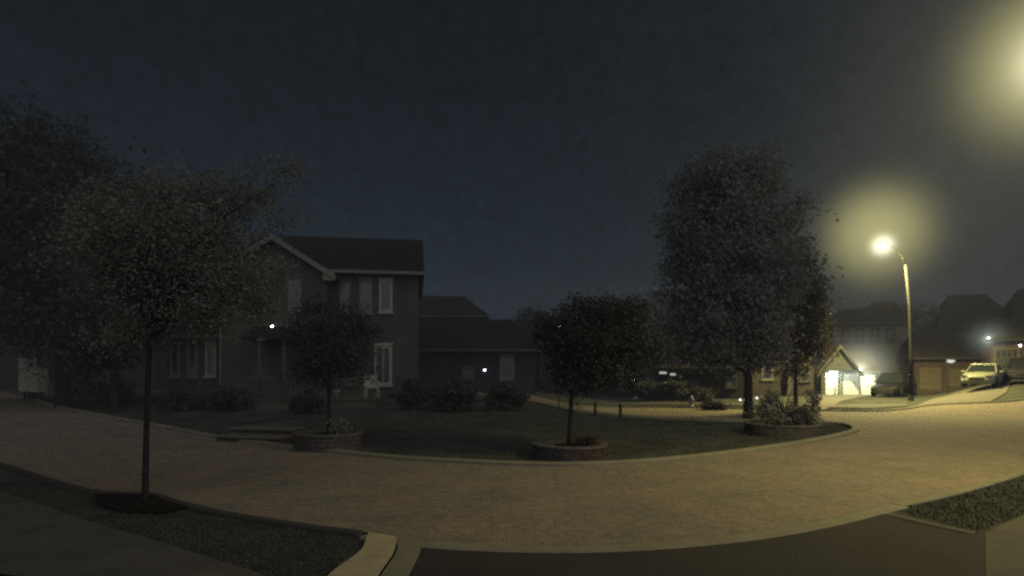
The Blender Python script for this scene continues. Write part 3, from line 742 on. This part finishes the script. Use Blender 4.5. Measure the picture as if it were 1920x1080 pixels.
# -- pale garage at the right edge
h = House('brick_house', 'red brick house with a pale garage door at the right edge', 1850, 42.0, -32)
a, _ = h.l(1857, 700); b, zu = h.l(1990, 640); _, zr = h.l(1920, 598, 4)
h.walls(a, b, 0, 9, zu + .2, BRICKR); h.roof_x(a, b, 0, 9, zu + .25, zr, ROOF2, oh=.4, hip=.5, hipl=.5, fascia=TRIMD)
h.garage(1867, 656, 1908, 716, 0, m=SIDING, win=True)
h.lamp(1913, 648, 0, r=.06, col=(1, .93, .85), st=12)
F3 = h.lamp(1853.5, 636, -.1, r=.12, col=(.88, 1, .9), st=12, light=40)

# -- side of another house cut by the left edge is not seen; the mailbox cluster stands there
b = pt(62, 752)
r_ = empty('cluster_mailbox', b, R(-28)); tag(r_, 'pale grey cluster mailbox on short legs beside the kerb at far left', 'mailbox')
s = b.y / F
MBX = mat('mailbox_grey', (.30, .30, .26), .5, .1, 2, .4)
x = -.80
for i, (w, z1_) in enumerate(((.55, 1.95), (.30, 1.60), (.55, 1.62))):
    bm = bmesh.new(); box(bm, x, -.22, .42, x + w, .22, z1_, .015)
    c = fin('cabinet', bm, MBX, r_)
    bm = bmesh.new()
    cols = 2 if w > .4 else 1
    for j in range(cols):
        for k in range(6):
            cw = (w - .06) / cols; ch = (z1_ - .5) / 6
            box(bm, x + .03 + j * cw + .01, -.236, .46 + k * ch + .01, x + .03 + (j + 1) * cw - .01, -.221, .46 + (k + 1) * ch - .01)
    fin('compartment_door', bm, MBX, c)
    for lx in ((x + .08, x + w - .08) if w > .4 else (x + w / 2,)):
        bm = bmesh.new(); box(bm, lx - .04, -.05, -.05, lx + .04, .05, .42); fin('leg', bm, DARK, r_)
    x += w + .10

# ------------------------------------------------------------------ planters and steps
def planter(p, r, h_, label, m, m2=None, rim=RIM, seed=1, n=14, plants=True):
    root = empty('planter', p); tag(root, label, 'planter', 'round planters along the lawn')
    rnd = random.Random(seed); bm = bmesh.new(); bm2 = bmesh.new()
    rows = 3; seg = 26
    for k in range(rows):
        for i in range(seg):
            a0 = 2 * math.pi * (i + (k % 2) * .5) / seg; a1 = a0 + 2 * math.pi / seg * .95
            rr = r * (1 + rnd.uniform(-.012, .012)); z0 = k * (h_ - .05) / rows; z1_ = (k + 1) * (h_ - .05) / rows - .008
            tgt = bm2 if (m2 and math.cos((a0 + a1) / 2) > 0.05) else bm
            P = [(rr * math.cos(a0), rr * math.sin(a0)), (rr * math.cos(a1), rr * math.sin(a1)), ((r - .14) * math.cos(a1), (r - .14) * math.sin(a1)), ((r - .14) * math.cos(a0), (r - .14) * math.sin(a0))]
            prism(tgt, P, 'z', z0 - (.06 if k == 0 else 0), z1_)
    fin('ring_wall', bm, m, root)
    if m2: fin('red_ring_wall', bm2, m2, root)
    else: bm2.free()
    bm = bmesh.new()
    lathe(bm, [(r - .16, h_ - .05), (r + .03, h_ - .05), (r + .03, h_), (r - .16, h_), (r - .16, h_ - .049)], 32); fin('rim', bm, rim, root)
    bm = bmesh.new(); lathe(bm, [(r - .17, h_ - .2), (r - .165, h_ - .07), (.1, h_ - .03)], 24); fin('soil', bm, MULCH, root)
    return root
def pw(px, y, py): return (px - CX) / F * y
planter(p1, .80, .40, 'round grey stone planter holding the small dark tree', STONE, seed=1)
planter(p2, .82, .30, 'round planter at the lawn edge with a red right half', STONE, STONER, seed=2)
planter(p3, 1.05, .36, 'wide round planter crowded with bushes beside the tall tree', STONE, seed=3)
def plant(base, ells, n, label, name='garden_plant', m=LEAF, size=.045, seed=1, g='plants in the round planters'):
    root = empty(name, base); tag(root, label, 'plant', g)
    leaves('foliage', [(Vector(e[0]), e[1], e[1], e[2]) for e in ells], n, size, m, root, seed, per=16, spread=.12, shell=.2)
    bm = bmesh.new(); rnd = random.Random(seed)
    for k in range(7):
        e = ells[k % len(ells)]
        tube(bm, [(rnd.uniform(-.05, .05), rnd.uniform(-.05, .05), -.05), (e[0][0] * .5 + rnd.uniform(-.06, .06), e[0][1] * .5, e[0][2] * .5), (e[0][0], e[0][1], e[0][2] + e[2] * .4)], [.015, .011, .004], 5)
    fin('stem', bm, BARK, root)
    return root
plant(p1 + Vector((.35, -.3, .32)), [((0, 0, .2), .2, .16)], 500, 'sprig of pale leaves at the right of the grey planter', seed=71)
plant(p2 + Vector((.42, -.35, .25)), [((0, 0, .12), .22, .10), ((-.2, 0, .1), .15, .08)], 600, 'low reddish flowers in the half red planter', m=leafmat('flower_red', (.03, .02, .018), (.07, .032, .03)), size=.035, seed=72)
plant(p3 + Vector((-.5, -.1, .28)), [((0, 0, .45), .4, .4), ((.15, 0, .8), .22, .25)], 1600, 'tall leafy bush at the left of the wide planter', seed=73, m=LEAFD)
plant(p3 + Vector((.45, .05, .28)), [((0, 0, .35), .42, .35), ((.2, 0, .2), .35, .25)], 1600, 'broad dark bush filling the right of the wide planter', seed=74, m=LEAFD)
plant(p3 + Vector((.85, -.2, .26)), [((0, 0, .75), .16, .45), ((0, 0, .3), .2, .3)], 900, 'slim upright bush at the right rim of the wide planter', seed=76, m=LEAF)
# spiky yucca
root = empty('yucca', p3 + Vector((-.02, -.15, .26))); tag(root, 'spiky plant with long sword leaves in the middle of the wide planter', 'plant', 'plants in the round planters')
rnd = random.Random(8); bm = bmesh.new()
for k in range(34):
    an = rnd.uniform(0, 6.28); el = rnd.uniform(.35, 1.45); L_ = rnd.uniform(.7, 1.35); w = .028
    d = Vector((math.cos(an) * math.cos(el), math.sin(an) * math.cos(el), math.sin(el))); sd = d.cross(Vector((0, 0, 1))).normalized() * w
    p_ = [Vector((0, 0, .25)), Vector((0, 0, .25)) + d * L_ * .6, Vector((0, 0, .25)) + d * L_ - Vector((0, 0, .12))]
    a_ = [bm.verts.new(p_[0] - sd), bm.verts.new(p_[0] + sd)]; b_ = [bm.verts.new(p_[1] - sd * .9), bm.verts.new(p_[1] + sd * .9)]; c_ = bm.verts.new(p_[2])
    bm.faces.new((a_[0], a_[1], b_[1], b_[0])); bm.faces.new((b_[0], b_[1], c_))
fin('leaves', bm, mat('yucca_leaf', (.05, .05, .036), .6, .2, 5), root)
bm = bmesh.new(); tube(bm, [(0, 0, -.05), (.01, 0, .3)], [.06, .07], 8); fin('stem', bm, BARK, root)
# pale potted flowers at the foot of the planter
root = empty('flower_pot', p3 + Vector((-.42, -.85, .34))); tag(root, 'small pale pot on the front rim of the wide planter', 'flower pot')
bm = bmesh.new(); lathe(bm, [(.07, 0), (.10, .16), (.12, .18), (.10, .18)], 14); fin('pot', bm, TRIM, root, True)
leaves('leaves', [(Vector((0, 0, .26)), .13, .13, .1)], 160, .035, LEAF, root, 6, per=10, spread=.06)

# front walk steps
a = pt(396, 831); b = pt(512, 836)
d = (b - a).normalized(); ang = math.atan2(d.y, d.x); L_ = (b - a).length
root = empty('garden_steps', a, ang); tag(root, 'two broad pale garden steps with red brick risers leading up from the kerb', 'steps')
for k in range(2):
    y0 = .15 + k * .55; z0 = k * .15
    bm = bmesh.new(); box(bm, 0, y0 + .03, z0 - .1, L_, y0 + .58, z0 + .13); fin('riser', bm, STONER, root)
    bm = bmesh.new(); box(bm, -.04, y0 - .02, z0 + .132, L_ + .04, y0 + .62, z0 + .185, .01); fin('tread', bm, TRIM, root)

# ------------------------------------------------------------------ street lamps
SOD = (1.0, .84, .30)
def street_lamp(label, base, head, energy, curve=.0):
    root = empty('street_lamp', base); tag(root, label, 'street lamp', 'street lamps')
    hd = Vector(head) - Vector(base); flat = Vector((hd.x, hd.y, 0)); top = hd.z
    f = flat.normalized()
    bm = bmesh.new()
    tube(bm, [(0, 0, -.1), (0, 0, top * .3), (f * flat.length * .05 + Vector((0, 0, top * .6))), (f * flat.length * .2 + Vector((0, 0, top * .88)))], [.095, .085, .07, .06], 12)
    fin('pole', bm, METAL, root, True)
    bm = bmesh.new()
    tube(bm, [f * flat.length * .2 + Vector((0, 0, top * .88)), f * flat.length * .32 + Vector((0, 0, top * .94)), f * flat.length * .58 + Vector((0, 0, top * .985)), f * (flat.length - .35) + Vector((0, 0, top + .02))], [.055, .05, .042, .035], 10)
    fin('arm', bm, METAL, root, True)
    c = hd; an = math.atan2(f.y, f.x)
    bm = bmesh.new(); ball(bm, (0, 0, 0), 1, 3)
    for v in bm.verts:
        v.co = Vector((v.co.x * .38, v.co.y * .16, max(v.co.z, -.25) * .13))
    o = fin('lamp_head', bm, METAL, root, True); o.location = c + Vector((0, 0, .05)); o.rotation_euler = (0, 0, an)
    bm = bmesh.new(); ball(bm, (0, 0, 0), 1, 3)
    for v in bm.verts: v.co = Vector((v.co.x * .24, v.co.y * .13, min(v.co.z, .1) * .12))
    l = fin('lens', bm, emis('sodium_lens', (1, .9, .55), 14), o, True); l.location = (.04, 0, -.04)
    bm = bmesh.new(); tube(bm, [(0, 0, 0), (0, 0, .35)], [.17, .15], 12); fin('base_sleeve', bm, DARK, root)
    ld = bpy.data.lights.new('street_light', 'SPOT'); ld.energy = energy; ld.color = SOD; ld.spot_size = R(156); ld.spot_blend = .5; ld.shadow_soft_size = .45
    lo = bpy.data.objects.new('street_light', ld); COL.objects.link(lo); lo.parent = root; lo.location = c + Vector((0, 0, -.22))
    return Vector(base) + c
b = pt(1708, 752)
L1 = street_lamp('tall lit street lamp on the grass across the side street', b, at(1655, 460, b.y - .3), 25000)
L2 = street_lamp('lit street lamp at the top right corner with its pole out of frame', (11.9, 9.6, 0), (8.98, 10.0, 7.10), 2700)

def glow_volume(name, c, rad, terms, col, step=.5):
    """added glow round a lamp, standing in for lens glow: emission falling off with distance; terms = (amplitude, radius, power)"""
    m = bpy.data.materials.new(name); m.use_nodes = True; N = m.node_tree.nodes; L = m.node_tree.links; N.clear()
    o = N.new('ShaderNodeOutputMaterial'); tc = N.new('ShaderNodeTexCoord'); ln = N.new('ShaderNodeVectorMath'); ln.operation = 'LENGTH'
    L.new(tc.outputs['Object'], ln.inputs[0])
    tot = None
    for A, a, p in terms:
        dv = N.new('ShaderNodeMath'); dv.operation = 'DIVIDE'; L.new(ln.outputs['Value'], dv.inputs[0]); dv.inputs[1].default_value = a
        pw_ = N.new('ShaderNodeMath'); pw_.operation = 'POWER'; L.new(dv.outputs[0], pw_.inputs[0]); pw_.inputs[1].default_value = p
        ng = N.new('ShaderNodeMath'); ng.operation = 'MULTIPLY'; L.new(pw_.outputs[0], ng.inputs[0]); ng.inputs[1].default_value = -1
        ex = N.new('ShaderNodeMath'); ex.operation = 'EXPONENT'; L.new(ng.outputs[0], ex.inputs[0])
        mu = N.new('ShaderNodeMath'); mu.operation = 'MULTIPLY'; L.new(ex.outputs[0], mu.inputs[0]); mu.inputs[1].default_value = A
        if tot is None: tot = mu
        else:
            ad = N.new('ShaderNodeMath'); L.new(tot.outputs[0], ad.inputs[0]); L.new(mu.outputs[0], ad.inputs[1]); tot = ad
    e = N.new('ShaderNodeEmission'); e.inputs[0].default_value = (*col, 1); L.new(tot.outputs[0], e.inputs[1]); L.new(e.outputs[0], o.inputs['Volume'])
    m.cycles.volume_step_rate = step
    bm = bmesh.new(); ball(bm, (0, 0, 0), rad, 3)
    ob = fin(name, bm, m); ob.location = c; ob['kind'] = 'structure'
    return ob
HC = (1, .93, .38)  # tint of the added emission balls that imitate lens glow
glow_volume('lamp_glow_volume', L1, 1.7, [(1.6, .50, 2)], (1, .96, .72), .25)
glow_volume('lamp_glow_volume', L1 + Vector((-.3, 0, .75)), 5.0, [(.078, 2.6, 2.8)], HC, .5)
glow_volume('lamp_glow_volume', L1, 15.0, [(.0018, 6.5, 2)], (1, .92, .60), .5)
glow_volume('lamp_glow_volume', L2, 1.4, [(1.0, .45, 2)], (1, .93, .72), .25)
glow_volume('lamp_glow_volume', L2, 2.5, [(.23, 1.12, 2.6)], HC, .5)
glow_volume('lamp_glow_volume', L2, 5.2, [(.010, 2.6, 2)], (1, .92, .60), .5)
glow_volume('lamp_glow_volume', F1, 3.2, [(1.1, .42, 2), (.17, 1.5, 2)], (.95, 1, .72), .3)
glow_volume('lamp_glow_volume', F2, 1.5, [(.30, .6, 2)], (.95, 1, .8), .4)
glow_volume('lamp_glow_volume', F3, 2.0, [(.9, .26, 2), (.10, .85, 2)], (.85, 1, .85), .25)

# added glowing box over the whole place, lifts the dark tones
m = bpy.data.materials.new('veil_glow'); m.use_nodes = True; m.node_tree.nodes.clear()
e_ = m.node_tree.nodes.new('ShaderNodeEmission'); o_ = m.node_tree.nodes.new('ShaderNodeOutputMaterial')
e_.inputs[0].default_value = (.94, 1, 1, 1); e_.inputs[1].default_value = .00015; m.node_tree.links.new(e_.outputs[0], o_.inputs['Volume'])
bm = bmesh.new(); box(bm, -110, -12, -4, 120, 95, 14); mo = fin('veil_glow', bm, m); mo['kind'] = 'structure'

# ------------------------------------------------------------------ hydrant, posts, sign, garden lights
b = pt(1296, 765); 
root = empty('fire_hydrant', b); tag(root, 'pale fire hydrant on the strip beyond the side street', 'hydrant')
HYD = mat('hydrant_paint', (.22, .21, .17), .5, .15, 8)
bm = bmesh.new(); lathe(bm, [(.15, -.05), (.15, .04), (.10, .05), (.10, .42), (.13, .43), (.13, .46), (.10, .50), (.05, .58), (.03, .60), (.03, .64)], 14); fin('barrel', bm, HYD, root, True)
for sx in (-1, 1):
    bm = bmesh.new(); tube(bm, [(sx * .09, 0, .32), (sx * .17, 0, .32)], [.055, .055], 10); tube(bm, [(sx * .17, 0, .32), (sx * .20, 0, .32)], [.07, .06], 6); fin('outlet_cap', bm, HYD, root)
for px_, py_, lb in ((1116, 781, 'left short dark post beside the side street kerb'), (1163, 784, 'right short dark post beside the side street kerb')):
    b = pt(px_, py_); root = empty('wooden_post', b); tag(root, lb, 'post', 'short posts beside the side street')
    bm = bmesh.new(); box(bm, -.05, -.05, -.1, .05, .05, .50, .01); fin('shaft', bm, BARK, root)
    bm = bmesh.new(); prism(bm, [(-.065, .505), (.065, .505), (0, .56)], 'y', -.065, .065); fin('cap', bm, BARK, root)
for px_, py_, lb in ((1388, 757, 'leftmost of the three tiny glowing garden lights'), (1395.5, 757, 'middle of the three tiny glowing garden lights'), (1419, 753, 'rightmost of the three tiny glowing garden lights')):
    b = pt(px_, py_); root = empty('garden_light', b); tag(root, lb, 'garden light', 'garden lights right of the hydrant')
    bm = bmesh.new(); tube(bm, [(0, 0, -.05), (0, 0, .16)], .012, 6); lathe(bm, [(.07, .27), (.02, .31)], 10); fin('stake', bm, DARK, root)
    bm = bmesh.new(); ball(bm, (0, 0, .215), .055); fin('bulb', bm, emis('garden_glow', (.95, 1, .9), 2.2), root)
b = pt(1778, 738)
root = empty('driveway_sign', b); tag(root, 'post with a bright slanted white sign panel before the tan garage doors', 'lamp')
s = b.y / F; hz = (738 - 678) * s
bm = bmesh.new(); tube(bm, [(0, 0, -.1), (0, 0, hz - .08)], [.05, .04], 8); fin('post', bm, METAL, root)
bm = bmesh.new(); box(bm, -.14, -.06, hz - .12, .46, .06, hz + .16, .02); fin('housing', bm, DARK, root)
bm = bmesh.new(); prism(bm, [(-.11, hz - .05), (.20, hz - .09), (.42, hz + .04), (.36, hz + .10), (-.11, hz + .12)], 'y', -.075, -.062); fin('lit_panel', bm, emis('panel_glow', (.95, 1, .9), .8), root)  # sign panel, the light on it is added as emission

# ------------------------------------------------------------------ cars
def car(label, loc, rz, paint, L_=4.5, W=1.8, Ht=1.45, suv=False, lights=None, bright=None):
    """nose towards local -y"""
    root = empty('parked_car', loc, rz); tag(root, label, 'car', 'cars parked in the driveways')
    hw = W / 2; hl = L_ / 2; belt = Ht * .60 if suv else Ht * .62
    # lower body loft: stations (y, half width, z low, z shoulder)
    st = [(-hl, hw * .72, .30, .58), (-hl + .10, hw * .86, .22, .70), (-hl + .45, hw * .97, .20, .78), (-hl + 1.1, hw, .20, .87), (-hl + 1.5, hw, .20, belt), (hl - 1.0, hw, .20, belt + .02),
          (hl - .45, hw * .97, .22, belt), (hl - .08, hw * .88, .28, belt - .08), (hl, hw * .76, .34, belt - .2)]
    bm = bmesh.new(); rings = []
    for y, w, z0, z1 in st:
        sec = [(-w * .9, z0), (-w, z0 + .12), (-w, z1 - .18), (-w * .94, z1 - .05), (-w * .80, z1), (0, z1 + .03), (w * .80, z1), (w * .94, z1 - .05), (w, z1 - .18), (w, z0 + .12), (w * .9, z0)]
        rings.append([bm.verts.new((x, y, z)) for x, z in sec])
    n = len(rings[0])
    for a, b in zip(rings, rings[1:]):
        for k in range(n): bm.faces.new((a[k], a[(k + 1) % n], b[(k + 1) % n], b[k]))
    bm.faces.new(rings[0][::-1]); bm.faces.new(rings[-1])
    body = fin('body', bm, paint, root, True)
    # cabin: glass house and painted roof
    yb0, yb1 = -hl + 1.25, (hl - .25 if suv else hl - .75); yt0, yt1 = -hl + 1.95, (hl - .5 if suv else hl - 1.45)
    wb, wt = hw * .90, hw * .70
    bm = bmesh.new()
    lo = [bm.verts.new(q) for q in ((-wb, yb0, belt - .02), (wb, yb0, belt - .02), (wb, yb1, belt - .02), (-wb, yb1, belt - .02))]
    up = [bm.verts.new(q) for q in ((-wt, yt0, Ht - .05), (wt, yt0, Ht - .05), (wt, yt1, Ht - .05), (-wt, yt1, Ht - .05))]
    for i in range(4): bm.faces.new((lo[i], lo[(i + 1) % 4], up[(i + 1) % 4], up[i]))
    bm.faces.new(up)
    fin('windows', bm, mat('car_glass', (.01, .012, .014), .08, .1, 1, .6), root)
    bm = bmesh.new(); box(bm, -wt - .02, yt0 - .05, Ht - .06, wt + .02, yt1 + .05, Ht, .025); fin('roof', bm, bright or paint, root, True)
    bm = bmesh.new()
    for sx in (-1, 1):
        tube(bm, [(sx * wb, yb0, belt), (sx * wt, yt0, Ht - .04)], .035, 6); tube(bm, [(sx * wb, yb1, belt), (sx * wt, yt1, Ht - .04)], .045, 6)
        tube(bm, [(sx * (wb + .005), (yb0 + yb1) / 2 + .1, belt), (sx * (wt + .005), (yt0 + yt1) / 2 + .1, Ht - .04)], .035, 6)
    fin('pillars', bm, paint, root)
    for sx in (-1, 1):
        bm = bmesh.new(); prism(bm, [(sx * hw * .50, .60), (sx * hw * .84, .62), (sx * hw * .86, .72), (sx * hw * .52, .68)], 'y', -hl - .01, -hl + .22)
        fin('headlight', bm, lights or mat('headlight', (.05, .05, .05), .2, .1, 3, .6), root)
        bm = bmesh.new(); prism(bm, [(sx * hw * .55, belt - .32), (sx * hw * .86, belt - .32), (sx * hw * .86, belt - .18), (sx * hw * .55, belt - .18)], 'y', hl - .06, hl + .015)
        fin('tail_light', bm, mat('tail_red', (.12, .01, .01), .3, .1, 3), root)
        bm = bmesh.new(); ball(bm, (sx * (hw + .10), yb0 + .35, belt + .06), .10, 2, (1, .5, .65)); fin('mirror', bm, paint, root, True)
        for yy in (-hl + .85, hl - .85):
            bm = bmesh.new(); tube(bm, [(sx * (hw - .2), yy, .33), (sx * (hw - .15), yy, .33), (sx * (hw + .0), yy, .33), (sx * (hw + .02), yy, .33)], [.30, .33, .33, .30], 20)
            w_ = fin('wheel', bm, RUBBER, root)
            bm = bmesh.new(); tube(bm, [(sx * (hw + .021), yy, .33), (sx * (hw + .03), yy, .33)], [.20, .18], 12); fin('rim', bm, METAL, w_)
    bm = bmesh.new(); box(bm, -hw * .45, -hl - .015, .45, hw * .45, -hl + .02, .60, .01); box(bm, -hw * .68, -hl - .012, .30, hw * .68, -hl + .03, .39, .01); fin('grille', bm, DARK, root)
    return root
c = pt(1872, 727)
CARW = mat('car_yellowish', (.12, .125, .095), .4, .05, 1, .4, coat=.2)
ray = math.atan2(c.x, c.y)
car('pale yellow sedan parked nose out before the pale garage door', c + Vector((.1, 1.2, .02)), -ray - R(9), CARW, 4.2, 1.62, 1.36, bright=mat('car_roof_sheen', (.34, .37, .36), .3, .05, 1, .5, coat=.3))  # roof paler than the body, lamp reflection put into the colour
c = pt(1676, 743)
car('black car parked beside the floodlit garage', c, -R(48), mat('car_black', (.005, .005, .006), .7, .1, 1, .1), 4.6, 1.85, 1.65, suv=True)
c = pt(1935, 718)
car('dark car cut by the right edge beside the pale garage door', c + Vector((0, .5, .02)), -R(38), mat('car_navy', (.008, .009, .012), .6, .1, 1, .15), 4.4, 1.8, 1.5)

# ------------------------------------------------------------------ sky and light
W = bpy.data.worlds.new('World'); SC.world = W; W.use_nodes = True
N = W.node_tree.nodes; L = W.node_tree.links; N.clear()
out = N.new('ShaderNodeOutputWorld')
sky = N.new('ShaderNodeTexSky'); sky.sky_type = 'NISHITA'; sky.sun_disc = False
SUN_EL, SUN_AZ = 24.0, 150.0
sky.sun_elevation = R(2); sky.sun_rotation = R(SUN_AZ)
b1 = N.new('ShaderNodeBackground'); b1.inputs[1].default_value = 0.0008; L.new(sky.outputs[0], b1.inputs[0])
tc = N.new('ShaderNodeTexCoord'); sp = N.new('ShaderNodeSeparateXYZ'); L.new(tc.outputs['Generated'], sp.inputs[0])
cr = N.new('ShaderNodeValToRGB'); e = cr.color_ramp.elements
e[0].position = 0.0; e[0].color = (.0100, .0165, .0240, 1); e[1].position = .62; e[1].color = (.0070, .0088, .0115, 1)
k = e.new(.22); k.color = (.0085, .0140, .0200, 1); k = e.new(.42); k.color = (.0070, .0100, .0140, 1)
L.new(sp.outputs[2], cr.inputs[0])
rx = N.new('ShaderNodeMapRange'); rx.inputs['From Min'].default_value = -.1; rx.inputs['From Max'].default_value = .75; rx.interpolation_type = 'SMOOTHSTEP'
L.new(sp.outputs[0], rx.inputs['Value'])
mx = N.new('ShaderNodeMix'); mx.data_type = 'RGBA'; mx.inputs['B'].default_value = (.0165, .0200, .0225, 1)
L.new(rx.outputs[0], mx.inputs['Factor']); L.new(cr.outputs[0], mx.inputs['A'])
no = N.new('ShaderNodeTexNoise'); no.inputs['Scale'].default_value = 45; no.inputs['Detail'].default_value = 6; no.inputs['Roughness'].default_value = .8
L.new(tc.outputs['Generated'], no.inputs['Vector'])
mr = N.new('ShaderNodeMapRange'); mr.inputs['From Min'].default_value = .3; mr.inputs['From Max'].default_value = .7; mr.inputs['To Min'].default_value = .74; mr.inputs['To Max'].default_value = 1.26; L.new(no.outputs['Fac'], mr.inputs['Value'])
b2 = N.new('ShaderNodeBackground'); L.new(mx.outputs['Result'], b2.inputs[0]); L.new(mr.outputs[0], b2.inputs[1])
ad = N.new('ShaderNodeAddShader'); L.new(b1.outputs[0], ad.inputs[0]); L.new(b2.outputs[0], ad.inputs[1]); L.new(ad.outputs[0], out.inputs[0])

sd = bpy.data.lights.new('fill_sun', 'SUN'); sd.energy = 1.35; sd.angle = R(110); sd.color = (1, .97, .96)  # added soft fill from behind the camera, brightens the dark surfaces
so = bpy.data.objects.new('fill_sun', sd); COL.objects.link(so)
az = R(SUN_AZ); dirv = Vector((math.sin(az) * math.cos(R(SUN_EL)), math.cos(az) * math.cos(R(SUN_EL)), math.sin(R(SUN_EL))))
so.rotation_euler = dirv.to_track_quat('Z', 'Y').to_euler(); so.location = (0, -10, 30)

# ------------------------------------------------------------------ camera
cd = bpy.data.cameras.new('camera'); cam = bpy.data.objects.new('camera', cd); COL.objects.link(cam)
cam.location = (0, 0, H0); cam.rotation_euler = (R(90), 0, 0)
cd.sensor_width = 36; cd.lens = 36 * F / 1920; cd.shift_y = (HY - 540) / 1920
cd.clip_start = .05; cd.clip_end = 3000
SC.camera = cam
cd.dof.use_dof = True; cd.dof.focus_distance = 3.2; cd.dof.aperture_fstop = 1.5
SC.view_settings.view_transform = 'Standard'; SC.view_settings.look = 'None'; SC.view_settings.exposure = 0
SC.render.engine = 'CYCLES'
cy = SC.cycles
cy.use_denoising = False
cy.max_bounces = 4; cy.diffuse_bounces = 2; cy.glossy_bounces = 2; cy.transparent_max_bounces = 24; cy.volume_bounces = 0
cy.sample_clamp_indirect = 3
try: cy.filter_width = 1.6
except Exception: pass
